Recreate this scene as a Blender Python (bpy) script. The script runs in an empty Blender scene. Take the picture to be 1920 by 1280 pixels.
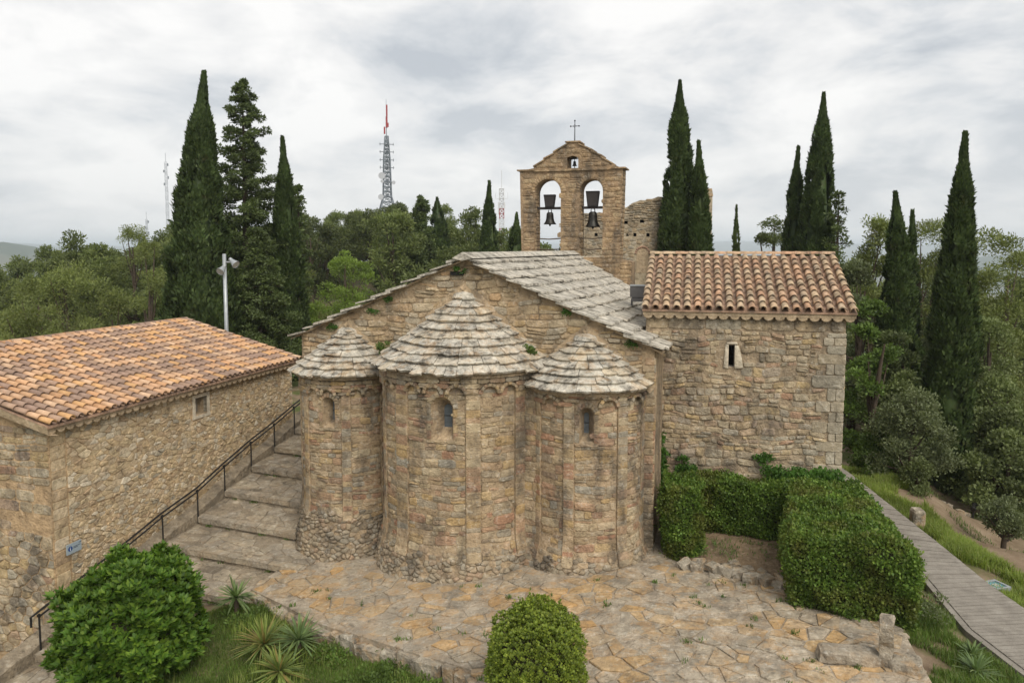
import bpy, math, random
import numpy as np
from mathutils import Vector, Matrix
from mathutils.geometry import tessellate_polygon

R_ = math.radians
scene = bpy.context.scene
# ---------------------------------------------------------------- camera
cam_d = bpy.data.cameras.new('camera'); cam = bpy.data.objects.new('camera', cam_d)
scene.collection.objects.link(cam); scene.camera = cam
CAM = (0.0, 0.0, 9.7)
cam.location = CAM
cam.rotation_euler = (R_(90 - 4.7), 0, 0)
cam_d.sensor_width = 36; cam_d.lens = 26.25; cam_d.shift_y = -0.03125
cam_d.clip_start = 0.1; cam_d.clip_end = 60000
# ---------------------------------------------------------------- sky, sun, exposure
SUN_AZ, SUN_EL = R_(158), R_(47)          # azimuth clockwise from +Y: behind the camera, to the right
world = bpy.data.worlds.new('World'); scene.world = world; world.use_nodes = True
SKY_W = 12.4
def build_world():
    nt = world.node_tree; nt.nodes.clear(); N = nt.nodes.new; L = nt.links.new
    out = N('ShaderNodeOutputWorld'); bg = N('ShaderNodeBackground'); bg.inputs[1].default_value = 0.1
    L(bg.outputs[0], out.inputs[0])
    sky = N('ShaderNodeTexSky'); sky.sky_type = 'NISHITA'; sky.sun_disc = False
    sky.sun_elevation = SUN_EL; sky.sun_rotation = SUN_AZ; sky.air_density = 1.0; sky.dust_density = 4.0
    tc = N('ShaderNodeTexCoord'); sp = N('ShaderNodeSeparateXYZ'); L(tc.outputs['Generated'], sp.inputs[0])
    def m(op, a, b=None, c=None):
        n = N('ShaderNodeMath'); n.operation = op
        for i, v in enumerate((a, b, c)):
            if v is None: continue
            if isinstance(v, (int, float)): n.inputs[i].default_value = v
            else: L(v, n.inputs[i])
        return n.outputs[0]
    den = m('ADD', m('MAXIMUM', sp.outputs[2], 0.0), 0.30)
    cx = m('DIVIDE', sp.outputs[0], den); cy = m('DIVIDE', sp.outputs[1], den)
    cb = N('ShaderNodeCombineXYZ'); L(cx, cb.inputs[0]); L(cy, cb.inputs[1]); cb.inputs[2].default_value = 3.7
    def noise(sc, det, rough, dist, w):
        n = N('ShaderNodeTexNoise'); n.noise_dimensions = '4D'; L(cb.outputs[0], n.inputs['Vector'])
        n.inputs['W'].default_value = w; n.inputs['Scale'].default_value = sc; n.inputs['Detail'].default_value = det
        n.inputs['Roughness'].default_value = rough; n.inputs['Distortion'].default_value = dist
        return n.outputs['Fac']
    n1 = noise(2.4, 6, 0.58, 0.3, SKY_W); n2 = noise(0.95, 2, 0.5, 0.2, SKY_W + 2)
    f = m('ADD', m('MULTIPLY', n1, 0.62), m('MULTIPLY', n2, 0.38))
    rp = N('ShaderNodeValToRGB'); L(f, rp.inputs[0])
    cr = rp.color_ramp; cr.elements[0].position = 0.40; cr.elements[0].color = (0.53, 0.56, 0.595, 1)
    cr.elements[1].position = 0.555; cr.elements[1].color = (0.98, 0.965, 0.94, 1)
    e = cr.elements.new(0.455); e.color = (0.70, 0.715, 0.73, 1)
    e = cr.elements.new(0.50); e.color = (0.845, 0.84, 0.83, 1)
    # veil towards the horizon
    hz = N('ShaderNodeMapRange'); L(sp.outputs[2], hz.inputs[0]); hz.inputs[1].default_value = 0.0; hz.inputs[2].default_value = 0.22
    hz.inputs[3].default_value = 0.6; hz.inputs[4].default_value = 0.0; hz.clamp = True
    mx = N('ShaderNodeMix'); mx.data_type = 'RGBA'; L(hz.outputs[0], mx.inputs[0]); L(rp.outputs[0], mx.inputs[6])
    mx.inputs[7].default_value = (0.83, 0.84, 0.845, 1)
    sc = N('ShaderNodeVectorMath'); sc.operation = 'SCALE'; L(mx.outputs[2], sc.inputs[0]); sc.inputs[3].default_value = 5.8
    m2 = N('ShaderNodeMix'); m2.data_type = 'RGBA'; m2.inputs[0].default_value = 0.94
    L(sky.outputs[0], m2.inputs[6]); L(sc.outputs[0], m2.inputs[7]); L(m2.outputs[2], bg.inputs[0])
build_world()
world.cycles.sampling_method = 'MANUAL'; world.cycles.sample_map_resolution = 256
sun_d = bpy.data.lights.new('sun', 'SUN'); sun = bpy.data.objects.new('sun', sun_d); scene.collection.objects.link(sun)
sun_d.energy = 1.5; sun_d.angle = R_(40); sun_d.color = (1.0, 0.945, 0.85)
sun.rotation_euler = (math.pi / 2 - SUN_EL, 0, math.pi - SUN_AZ); sun.location = (0, -20, 60)
vs = scene.view_settings; vs.view_transform = 'Standard'; vs.look = 'None'; vs.gamma = 1; vs.use_curve_mapping = False
vs.exposure = 0.90
cy_ = scene.cycles; cy_.max_bounces = 3; cy_.diffuse_bounces = 2; cy_.glossy_bounces = 2; cy_.transmission_bounces = 3
cy_.volume_bounces = 1; cy_.transparent_max_bounces = 6; cy_.caustics_reflective = False; cy_.caustics_refractive = False

# ================================================================ helpers
COL = scene.collection
def link(name, me, parent=None, mat=None, loc=None):
    o = bpy.data.objects.new(name, me); COL.objects.link(o)
    if parent is not None: o.parent = parent
    if mat is not None and me is not None and not me.materials: me.materials.append(mat)
    if loc is not None: o.location = loc
    return o
def tag(o, label=None, cat=None, group=None, kind=None):
    if label: o['label'] = label
    if cat: o['category'] = cat
    if group: o['group'] = group
    if kind: o['kind'] = kind
    return o
def thing(name, label, cat, loc=(0, 0, 0), rz=0.0, group=None):
    o = link(name, None, loc=loc); o.rotation_euler = (0, 0, rz); return tag(o, label, cat, group)
def mesh_np(name, V, F, smooth=False):
    """V (n,3) array, F (m,k) array of equal-sized faces"""
    V = np.asarray(V, np.float32); F = np.asarray(F, np.int32); k = F.shape[1]
    me = bpy.data.meshes.new(name)
    me.vertices.add(len(V)); me.vertices.foreach_set('co', V.ravel())
    me.loops.add(F.size); me.loops.foreach_set('vertex_index', F.ravel())
    me.polygons.add(len(F)); me.polygons.foreach_set('loop_start', np.arange(0, F.size, k, dtype=np.int32))
    me.update(calc_edges=True)
    if smooth: me.polygons.foreach_set('use_smooth', np.ones(len(F), bool))
    return me
def mesh_py(name, V, F, smooth=False):
    me = bpy.data.meshes.new(name); me.from_pydata([tuple(v) for v in V], [], F)
    if smooth: me.polygons.foreach_set('use_smooth', np.ones(len(me.polygons), bool))
    me.update(); return me
class MB:
    def __init__(s): s.V = []; s.F = []
    def add(s, V, F):
        b = len(s.V); s.V += [tuple(v) for v in V]; s.F += [tuple(i + b for i in f) for f in F]; return s
    def quad(s, *p): return s.add(p, [tuple(range(len(p)))])
    def box(s, c, d, rz=0.0, taper=1.0, ax=None):
        hx, hy, hz = d[0] / 2, d[1] / 2, d[2] / 2; V = []
        ca, sa = math.cos(rz), math.sin(rz)
        for z, t in ((-hz, 1), (hz, taper)):
            for x, y in ((-hx, -hy), (hx, -hy), (hx, hy), (-hx, hy)):
                x *= t; y *= t
                V.append((c[0] + x * ca - y * sa, c[1] + x * sa + y * ca, c[2] + z))
        return s.add(V, [(3, 2, 1, 0), (4, 5, 6, 7), (0, 1, 5, 4), (1, 2, 6, 5), (2, 3, 7, 6), (3, 0, 4, 7)])
    def tube(s, pts, rad, n=6, caps=True):
        V, F = tube(pts, rad, n); s.add(V, [tuple(f) for f in F])
        if caps:
            b = len(s.V) - len(V); s.F.append(tuple(b + i for i in range(n))[::-1]); s.F.append(tuple(b + (len(pts) - 1) * n + i for i in range(n)))
        return s
    def lathe(s, prof, c=(0, 0, 0), n=16):
        V = []; F = []
        for r, z in prof:
            for i in range(n):
                a = 2 * math.pi * i / n; V.append((c[0] + r * math.cos(a), c[1] + r * math.sin(a), c[2] + z))
        for j in range(len(prof) - 1):
            for i in range(n):
                F.append((j * n + i, j * n + (i + 1) % n, (j + 1) * n + (i + 1) % n, (j + 1) * n + i))
        F.append(tuple(range(n))[::-1]); F.append(tuple((len(prof) - 1) * n + i for i in range(n)))
        return s.add(V, F)
    def build(s, name, mat, parent=None, smooth=False, loc=None):
        return link(name, mesh_py(name, s.V, s.F, smooth), parent, mat, loc)
def tube(pts, rad, n=6):
    pts = [Vector(p) for p in pts]
    if not hasattr(rad, '__len__'): rad = [rad] * len(pts)
    V = []; F = []
    for i, p in enumerate(pts):
        d = (pts[min(i + 1, len(pts) - 1)] - pts[max(i - 1, 0)]).normalized()
        a = d.cross(Vector((0, 0, 1)) if abs(d.z) < 0.9 else Vector((1, 0, 0))).normalized(); b = d.cross(a)
        for k in range(n):
            t = 2 * math.pi * k / n; V.append(tuple(p + (a * math.cos(t) + b * math.sin(t)) * rad[i]))
    for i in range(len(pts) - 1):
        for k in range(n): F.append((i * n + k, i * n + (k + 1) % n, (i + 1) * n + (k + 1) % n, (i + 1) * n + k))
    return V, F

# ---------------------------------------------------------------- terrain height
CTRL = np.array([(-5,17,-.55),(-3,16,-.35),(-8,18,-.9),(-9.5,16,-1.2),(-12,17.4,-2.3),(-15,16,-3.2),(-13.5,19,-2.9),(-16,20,-3.0),(-7,20,-.55),(-4,13,-.9),(2,11,-.5),
(-2,20,-.2),(3,19,.0),(6,17,.1),(8,15,.1),(7,21,.3),(5,22.5,.3),(9,19.5,.3),(-9,23,-.9),(-9,27,-.2),(-9,31,.8),(-9,36,1.6),(-16,24,-1.2),(-16,33,.6),
(9.6,15,.1),(10.8,17,-.15),(10.4,20.3,.1),(11.2,14,-.6),(12.8,17,-.45),(13.2,20.5,-.25),(13.8,24,-.05),(14.6,29,.3),(12,24.5,.1),(12.5,29,.4),
(15.2,19.5,-.55),(16.4,24,-.5),(18,20,-1.1),(19,26,-1.5),(20,32,-1.7),(23,27,-2.2),(17,33,-.6),(28,31,-4),(28,22,-3.5),(20,14,-2.2),(38,40,-8),(36,26,-7),
(5,45,2),(12,47,2),(-4,47,2),(-14,45,1),(20,52,0),(-22,44,-1),(-30,36,-4),(-30,55,-4),(-26,24,-4),(-24,14,-4.5),(30,52,-3),(-2,60,1),(10,60,0),(-12,58,0),
(0,26,-.3),(6,27,.5),(-3,34,1),(0,5,-2),(10,6,-3),(-12,6,-3.5),(-20,0,-6),(20,0,-6)], float)
def sst(a, b, x):
    t = np.clip((x - a) / (b - a), 0, 1); return t * t * (3 - 2 * t)
def gz(x, y):
    x = np.atleast_1d(np.asarray(x, float)); y = np.atleast_1d(np.asarray(y, float))
    d = np.hypot(x, y - 25)
    sw = np.zeros_like(x); sz = np.zeros_like(x)
    for cx, cy, cz in CTRL:
        w = 1 / ((x - cx) ** 2 + (y - cy) ** 2 + .6) ** 2; sw += w; sz += w * cz
    n = sz / sw
    e = np.maximum(0, d - 45)
    f = -1 - 130 * (1 - np.exp(-e / 480))
    f += 26 * np.exp(-((x + 28) / 72) ** 2 - ((y - 155) / 72) ** 2)
    f += 4 * np.exp(-((x + 6) / 22) ** 2 - ((y - 85) / 40) ** 2)
    f += 150 * np.exp(-((x + 1800) / 300) ** 2 - ((y - 2500) / 500) ** 2)
    f += 175 * np.exp(-((x + 4300) / 800) ** 2 - ((y - 5200) / 900) ** 2) + 120 * np.exp(-((x - 2700) / 700) ** 2 - ((y - 3600) / 500) ** 2)
    f += 40 * sst(1500, 3500, d) * (np.sin(x * .0011 + 1) * np.cos(y * .0009 - .4) + .5 * np.sin(x * .0031 + y * .0023))
    f += 172 * sst(6500, 10500, d) * (1 + .06 * np.sin(x * .0004))
    w = sst(40, 95, d)
    return n * (1 - w) + f * w
def g1(x, y): return float(gz(x, y)[0])
def zfore(x): return 0.30 + .085 * min(x, 3) + .02 * max(0, x - 3)      # level of the paved forecourt

# ================================================================ materials
class NT:
    def __init__(s, name):
        s.mat = bpy.data.materials.new(name); s.mat.use_nodes = True; s.t = s.mat.node_tree; s.t.nodes.clear()
        s.out = s.t.nodes.new('ShaderNodeOutputMaterial')
        s.geo = s.t.nodes.new('ShaderNodeNewGeometry'); s.pos = s.geo.outputs['Position']
    def n(s, ty, ins=None, **kw):
        nd = s.t.nodes.new(ty)
        for k, v in kw.items(): setattr(nd, k, v)
        for k, v in (ins or {}).items():
            if hasattr(v, 'is_output'): s.t.links.new(v, nd.inputs[k])
            else: nd.inputs[k].default_value = v
        return nd
    def noise(s, sc, det=4, rough=.55, vec=None, dist=0.0):
        return s.n('ShaderNodeTexNoise', {'Vector': vec or s.pos, 'Scale': sc, 'Detail': det, 'Roughness': rough, 'Distortion': dist}).outputs['Fac']
    def voro(s, sc, feat='F1', vec=None):
        return s.n('ShaderNodeTexVoronoi', {'Vector': vec or s.pos, 'Scale': sc}, feature=feat).outputs['Distance']
    def ramp(s, fac, stops, interp='LINEAR'):
        nd = s.n('ShaderNodeValToRGB', {0: fac}); cr = nd.color_ramp; cr.interpolation = interp
        stops = [(p, c if hasattr(c, '__len__') else (c, c, c)) for p, c in stops]
        cr.elements[0].position = stops[0][0]; cr.elements[0].color = (*stops[0][1], 1)
        cr.elements[1].position = stops[-1][0]; cr.elements[1].color = (*stops[-1][1], 1)
        for p, c in stops[1:-1]: e = cr.elements.new(p); e.color = (*c, 1)
        return nd.outputs[0]
    def mix(s, fac, a, b, mode='MIX'):
        nd = s.n('ShaderNodeMix', data_type='RGBA', blend_type=mode)
        for i, v in ((0, fac), (6, a), (7, b)):
            if hasattr(v, 'is_output'): s.t.links.new(v, nd.inputs[i])
            elif i == 0: nd.inputs[0].default_value = v
            else: nd.inputs[i].default_value = (*v, 1)
        return nd.outputs[2]
    def m(s, op, a, b=0.0):
        return s.n('ShaderNodeMath', {0: a, 1: b}, operation=op).outputs[0]
    def scaled(s, x, y, z):
        return s.n('ShaderNodeVectorMath', {0: s.pos, 1: (x, y, z)}, operation='MULTIPLY').outputs[0]
    def rnd(s):
        oi = s.n('ShaderNodeObjectInfo').outputs['Random']
        return s.m('FRACT', s.m('ADD', s.geo.outputs['Random Per Island'], s.m('MULTIPLY', oi, 7.31)))
    def bump(s, h, strength=.4, dist=.02):
        return s.n('ShaderNodeBump', {'Height': h, 'Strength': strength, 'Distance': dist}).outputs['Normal']
    def finish(s, col, rough=.9, normal=None, spec=.25, metal=0.0):
        p = s.n('ShaderNodeBsdfPrincipled', {'Base Color': col if hasattr(col, 'is_output') else (*col, 1), 'Roughness': rough, 'Specular IOR Level': spec, 'Metallic': metal})
        if normal is not None: s.t.links.new(normal, p.inputs['Normal'])
        s.t.links.new(p.outputs[0], s.out.inputs[0]); return s.mat
def stone_mat(name, pal, dark=.45, pale=.25, orange=0.0, bump=.5, strata=False, rough=.92, gain=1.0, dscale=.8, contrast=1.0, streak=.6, const=False):
    t = NT(name)
    r = t.rnd()
    n = len(pal); base = t.ramp(r, [(i / n if const else i / (n - 1), tuple(c * gain * w_ for c, w_ in zip(pal[i], (1.035, 1.0, .93)))) for i in range(n)], 'CONSTANT' if const else 'LINEAR')
    k = contrast
    a = t.noise(3.0, 3, .65); fine = t.noise(10.5, 4, .72, vec=t.scaled(1, 1, 1.5) if strata else None)
    g = t.m('ADD', t.m('MULTIPLY', a, .5), t.m('MULTIPLY', fine, .5))
    base = t.mix(1.0, base, t.ramp(g, [(.33, 1 - .62 * k), (.44, 1 - .16 * k), (.52, 1.04), (.64, 1 + .45 * k)]), 'MULTIPLY')
    if dark:
        d1 = t.noise(dscale, 4, .62, vec=t.scaled(1, 1, streak))
        dm = t.ramp(t.m('ADD', t.m('MULTIPLY', d1, .62), t.m('MULTIPLY', fine, .38)), [(.485, 0.0), (.60, dark)])
        base = t.mix(dm, base, (.085, .074, .06))
    if pale:
        p1 = t.noise(6, 3, .75, dist=.4); base = t.mix(t.ramp(p1, [(.56, 0.0), (.67, pale)]), base, (.60, .565, .49))
    if orange:
        o1 = t.noise(2.3, 4, .75, dist=.3); base = t.mix(t.ramp(o1, [(.49, 0.0), (.60, orange)]), base, (.52, .28, .085))
    return t.finish(base, rough, t.bump(g, bump, .16))
TAN = (.40, .30, .185); BUFF = (.47, .38, .25); GREY = (.31, .285, .235); RED = (.36, .20, .12); BROWN = (.24, .165, .10)
OCH = (.42, .29, .14); WHT = (.54, .49, .40); DUN = (.33, .255, .165)
M = {}
M['apse_stone'] = stone_mat('apse_stone', [(.33, .255, .17), (.27, .25, .21), (.28, .215, .14), (.38, .315, .22), (.31, .205, .135), (.34, .27, .18), (.23, .195, .145), (.30, .175, .115), (.37, .31, .22), (.35, .25, .13), (.27, .21, .145)], .78, .3, strata=True, bump=.8, dscale=1.2, streak=.3, gain=1.22)
M['apse_mortar'] = stone_mat('apse_mortar', [(.40, .31, .21), (.42, .32, .215)], .65, .25, bump=1.0, dscale=1.2, streak=.3)
M['base_rubble'] = stone_mat('base_rubble', [(.29, .235, .165), (.28, .255, .21), (.22, .18, .135), (.33, .265, .19), (.26, .225, .17), (.31, .225, .16)], .8, .4, bump=.9, gain=1.20)
M['gable_stone'] = stone_mat('gable_stone', [(.40, .33, .23), (.34, .26, .17), (.36, .25, .15), (.42, .35, .25), (.31, .275, .22), (.37, .27, .15), (.33, .26, .18)], .6, .3, bump=.8, dscale=1.4, gain=1.15)
M['annex_stone'] = stone_mat('annex_stone', [(.35, .28, .19), (.30, .275, .225), (.33, .275, .195), (.29, .225, .15), (.40, .33, .23), (.37, .28, .155), (.26, .225, .18), (.39, .33, .24), (.32, .205, .14), (.31, .28, .23)], .7, .35, bump=.8, dscale=1.4, gain=1.18)
M['annex_mortar'] = stone_mat('annex_mortar', [(.24, .19, .135), (.26, .205, .145)], .6, .15, bump=1.0, dscale=1.4, gain=1.55)
M['quoin'] = stone_mat('quoin', [(.40, .34, .25), (.36, .33, .27), (.42, .37, .29)], .35, .35, bump=.6)
M['house_stone'] = stone_mat('house_stone', [TAN, BUFF, (.45, .35, .23), WHT, (.40, .31, .21), BUFF, (.36, .27, .18), (.50, .42, .30), GREY], .15, .15, bump=.6, gain=1.08)
M['house_mortar'] = stone_mat('house_mortar', [(.40, .29, .18), (.43, .31, .2)], .25, .1, bump=.8, gain=1.10)
M['slab'] = stone_mat('slab', [(.44, .42, .38), (.49, .465, .42), (.40, .385, .35), (.45, .42, .37), (.43, .415, .385)], .72, .45, bump=1.0, dscale=2.6, gain=1.18)
M['cone_slab'] = stone_mat('cone_slab', [(.44, .42, .375), (.50, .475, .425), (.39, .375, .335), (.47, .41, .32), (.42, .405, .37), (.47, .455, .415)], .85, .55, orange=.26, bump=1.0, dscale=2.6, gain=1.2)
M['bell_stone'] = stone_mat('bell_stone', [(.29, .205, .125), (.33, .24, .145), (.27, .19, .12), (.34, .26, .165), (.25, .185, .125)], .75, .25, bump=.9, dscale=1.1, streak=.4, gain=1.12)
M['bell_mortar'] = stone_mat('bell_mortar', [(.27, .195, .125), (.29, .21, .135)], .7, .2, bump=.9, dscale=1.1, streak=.4, gain=1.15)
M['ruin_stone'] = stone_mat('ruin_stone', [GREY, (.36, .31, .24), DUN, (.40, .35, .28)], .5, .3, bump=.7)
M['ruin_mortar'] = stone_mat('ruin_mortar', [(.40, .34, .25), (.44, .37, .27)], .45, .2, bump=.7)
M['flag'] = stone_mat('flag', [(.36, .31, .245), (.40, .355, .295), (.47, .31, .15), (.34, .30, .245), (.38, .335, .27), (.45, .315, .17), (.36, .315, .25), (.32, .285, .235)], .55, .4, orange=.32, bump=.8, dscale=1.5)
M['stair_flag'] = stone_mat('stair_flag', [(.29, .25, .195), (.32, .28, .22), (.26, .23, .19), (.30, .265, .215)], .5, .35, orange=.10, bump=.8, dscale=1.5, gain=1.12)
M['pave_mortar'] = stone_mat('pave_mortar', [(.31, .27, .215), (.33, .285, .23)], .45, .35, orange=.16, bump=1.0, dscale=1.5, gain=1.15)
M['stair_mortar'] = stone_mat('stair_mortar', [(.25, .21, .16), (.27, .23, .175)], .6, .2, bump=1.0, dscale=1.5, gain=1.10)
M['rock'] = stone_mat('rock', [(.33, .30, .25), (.37, .33, .27), (.29, .25, .20)], .7, .45, orange=.3, bump=1.0, dscale=2)
M['pale_stone'] = stone_mat('pale_stone', [(.55, .50, .41), (.58, .52, .43)], .2, .3, bump=.4)
M['render'] = stone_mat('render', [(.40, .315, .215), (.42, .33, .23)], .3, .15, bump=.5)
M['tile_new'] = stone_mat('tile_new', [(.53, .31, .175), (.30, .21, .17), (.55, .36, .235), (.36, .245, .185), (.56, .34, .17), (.32, .225, .18), (.51, .32, .205), (.40, .275, .205), (.54, .335, .20), (.56, .39, .27), (.31, .215, .175)], .22, .05, bump=.12, rough=.8, contrast=.55, const=True)
M['tile_old'] = stone_mat('tile_old', [(.47, .335, .225), (.45, .35, .245), (.49, .37, .25), (.46, .28, .185), (.40, .315, .23), (.48, .37, .26), (.44, .31, .215), (.48, .29, .185), (.47, .36, .25)], .75, .22, bump=.4, dscale=3.5)
M['tile_red'] = stone_mat('tile_red', [(.39, .25, .18), (.37, .25, .185), (.35, .235, .18)], .6, .1, bump=.3, dscale=3)
def plain(name, col, rough=.6, metal=0.0, var=.15, spec=.4):
    t = NT(name); n = t.noise(6, 5, .6)
    c = t.mix(1.0, col, t.ramp(n, [(.3, 1 - var), (.7, 1 + var)]), 'MULTIPLY')
    return t.finish(c, rough, t.bump(t.noise(40, 3), .12, .01), spec, metal)
M['iron'] = plain('iron', (.025, .024, .023), .5, .3)
M['grey_metal'] = plain('grey_metal', (.36, .38, .39), .45, .4)
M['lamp_face'] = plain('lamp_face', (.55, .56, .55), .15, .3)
M['bronze'] = plain('bronze', (.035, .034, .03), .45, .7)
M['yoke'] = plain('yoke', (.035, .03, .028), .7)
M['box_grey'] = plain('box_grey', (.13, .125, .125), .5)
M['sign_board'] = plain('sign_board', (.30, .36, .40), .5, var=.05)
M['sign_blue'] = plain('sign_blue', (.015, .06, .22), .5, var=.03)
M['sign_ink'] = plain('sign_ink', (.04, .05, .07), .6, var=.03)
M['sign_white'] = plain('sign_white', (.7, .72, .72), .6, var=.03)
M['mast_grey'] = plain('mast_grey', (.22, .245, .27), .6)
M['mast_white'] = plain('mast_white', (.62, .62, .62), .6)
M['mast_red'] = plain('mast_red', (.32, .05, .05), .6)
M['dish'] = plain('dish', (.45, .46, .48), .5)
M['glass'] = plain('glass', (.10, .115, .13), .22, spec=.6, var=.3)
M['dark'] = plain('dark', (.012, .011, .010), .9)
M['inner_plaster'] = plain('inner_plaster', (.30, .27, .23), .9)
M['light_glass'] = plain('light_glass', (.10, .24, .27), .12, spec=.7, var=.35)
M['bark'] = plain('bark', (.085, .065, .048), .95, var=.4, spec=.1)
M['wood_rod'] = plain('wood_rod', (.10, .075, .055), .9, var=.3)
def leaf_mat(name, cols, trans=.28, ns=1.2, nvar=(.65, 1.35), brown=None):
    t = NT(name); r = t.rnd(); n = len(cols)
    c = t.ramp(r, [(i / (n - 1), cols[i]) for i in range(n)])
    c = t.mix(1.0, c, t.ramp(t.noise(ns, 3, .6), [(.3, nvar[0]), (.7, nvar[1])]), 'MULTIPLY')
    if brown: c = t.mix(t.ramp(t.noise(brown[0], 4, .65), [(brown[1], 0.0), (brown[1] + .14, brown[2])]), c, brown[3])
    d = t.n('ShaderNodeBsdfPrincipled', {'Base Color': c, 'Roughness': .55, 'Specular IOR Level': .3})
    tr = t.n('ShaderNodeBsdfTranslucent', {'Color': t.mix(1.0, c, (1.25, 1.35, .7), 'MULTIPLY')})
    mx = t.n('ShaderNodeMixShader', {0: trans, 1: d.outputs[0], 2: tr.outputs[0]})
    t.t.links.new(mx.outputs[0], t.out.inputs[0]); return t.mat
M['cypress'] = leaf_mat('cypress', [(.042, .066, .022), (.066, .10, .03), (.052, .08, .026), (.09, .125, .038), (.044, .07, .024)], .18, .9, (.55, 1.45), brown=(1.3, .60, .5, (.11, .085, .045)))
M['fir'] = leaf_mat('fir', [(.075, .10, .032), (.10, .135, .04), (.06, .085, .028), (.125, .16, .05)], .22, .6, (.6, 1.4))
M['pine'] = leaf_mat('pine', [(.15, .18, .052), (.185, .22, .062), (.12, .145, .046), (.22, .245, .074)], .28, .22, (.6, 1.35), brown=(.5, .54, .45, (.13, .105, .06)))
M['pine_bright'] = leaf_mat('pine_bright', [(.16, .23, .04), (.20, .28, .05), (.13, .19, .036)], .32, .5)
M['forest'] = leaf_mat('forest', [(.105, .135, .042), (.14, .17, .05), (.085, .11, .038), (.17, .195, .058)], .25, .05, (.5, 1.5))
M['oak'] = leaf_mat('oak', [(.13, .16, .06), (.165, .20, .074), (.105, .13, .05), (.20, .235, .095)], .28, .5, (.55, 1.4))
M['oak_grey'] = leaf_mat('oak_grey', [(.15, .175, .085), (.12, .145, .068), (.18, .205, .10)], .25, .7, (.6, 1.35))
M['fresh'] = leaf_mat('fresh', [(.10, .16, .036), (.13, .195, .044), (.085, .13, .032)], .32, .8)
M['hedge'] = leaf_mat('hedge', [(.075, .14, .022), (.11, .19, .03), (.16, .23, .038), (.055, .10, .02), (.13, .20, .034)], .3, 1.6, (.6, 1.4), brown=(1.1, .49, .5, (.16, .13, .035)))
M['bush'] = leaf_mat('bush', [(.06, .125, .014), (.09, .175, .02), (.042, .09, .012), (.17, .26, .03), (.07, .14, .016)], .34, 2.2, (.7, 1.35))
M['box_bush'] = leaf_mat('box_bush', [(.13, .18, .024), (.19, .25, .03), (.09, .13, .02), (.27, .32, .04), (.12, .16, .022)], .32, 3.0, (.7, 1.3))
M['ivy'] = leaf_mat('ivy', [(.065, .14, .026), (.09, .19, .034), (.05, .11, .02), (.12, .22, .045)], .3, 2)
M['yucca'] = leaf_mat('yucca', [(.12, .18, .065), (.17, .24, .085), (.09, .14, .05), (.22, .28, .11)], .2, 3)
M['yucca_dry'] = leaf_mat('yucca_dry', [(.16, .22, .05), (.21, .26, .065), (.12, .18, .05), (.27, .20, .07), (.17, .24, .055)], .2, 3)
M['grass'] = leaf_mat('grass', [(.11, .18, .034), (.14, .22, .04), (.08, .14, .028), (.20, .22, .075), (.12, .19, .036)], .35, 1.2)
M['long_grass'] = leaf_mat('long_grass', [(.22, .29, .055), (.27, .33, .075), (.17, .24, .045), (.32, .32, .12)], .4, .7)
M['weed'] = leaf_mat('weed', [(.078, .143, .033), (.111, .182, .039), (.156, .169, .058)], .3, 2)
def ground_mat():
    t = NT('ground')
    sp = t.n('ShaderNodeSeparateXYZ', {0: t.pos})
    soil = t.ramp(t.noise(1.4, 8, .65), [(.3, (.15, .105, .07)), (.55, (.23, .17, .115)), (.75, (.30, .235, .165))])
    green = t.ramp(t.noise(3, 6, .6), [(.3, (.05, .075, .018)), (.7, (.105, .135, .035))])
    near = t.mix(t.ramp(t.noise(.33, 6, .65), [(.44, 0.0), (.56, .85)]), soil, green)
    dp = t.n('ShaderNodeVectorMath', {0: t.scaled(1, .55, 0), 1: (18.6, 14.6, 0)}, operation='DISTANCE').outputs['Value']
    near = t.mix(t.n('ShaderNodeMapRange', {0: dp, 1: 2.6, 2: 3.6, 3: .9, 4: 0.0}).outputs[0], near, soil)
    lw = t.n('ShaderNodeVectorMath', {0: t.pos, 1: (-5.5, 16.0, -.6)}, operation='DISTANCE').outputs['Value']
    near = t.mix(t.m('MULTIPLY', t.n('ShaderNodeMapRange', {0: lw, 1: 4.5, 2: 7.0, 3: 1.0, 4: 0.0}).outputs[0], t.ramp(t.noise(.9, 4, .6), [(.35, .35), (.55, 1.0)])), near, green)
    wood = t.ramp(t.noise(.012, 6, .7), [(.3, (.035, .05, .022)), (.6, (.06, .075, .032)), (.75, (.16, .14, .085))])
    d = t.n('ShaderNodeVectorMath', {0: t.pos}, operation='LENGTH').outputs['Value']
    far = t.mix(t.ramp(t.noise(.0011, 5, .6), [(.45, 0.0), (.6, .8)]), wood, (.19, .165, .11))
    c = t.mix(t.n('ShaderNodeMapRange', {0: d, 1: 60, 2: 130}).outputs[0], near, wood)
    c = t.mix(t.n('ShaderNodeMapRange', {0: d, 1: 1200, 2: 2500}).outputs[0], c, far)
    return t.finish(c, .95, t.bump(t.noise(14, 6, .65), .6, .06), .1)
M['ground'] = ground_mat()
M['soil'] = stone_mat('soil', [(.22, .16, .105), (.20, .145, .095)], .2, .1, bump=.8)
def concrete_mat():
    t = NT('ribbed_concrete')
    c = t.ramp(t.noise(2.2, 7, .65), [(.3, (.19, .17, .145)), (.55, (.265, .24, .205)), (.75, (.33, .305, .265))])
    c = t.mix(1.0, c, t.ramp(t.noise(38, 4, .7), [(.3, .78), (.7, 1.15)]), 'MULTIPLY')
    return t.finish(c, .95, t.bump(t.noise(45, 5, .65), .5, .02), .15)
M['concrete'] = concrete_mat()

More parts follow.
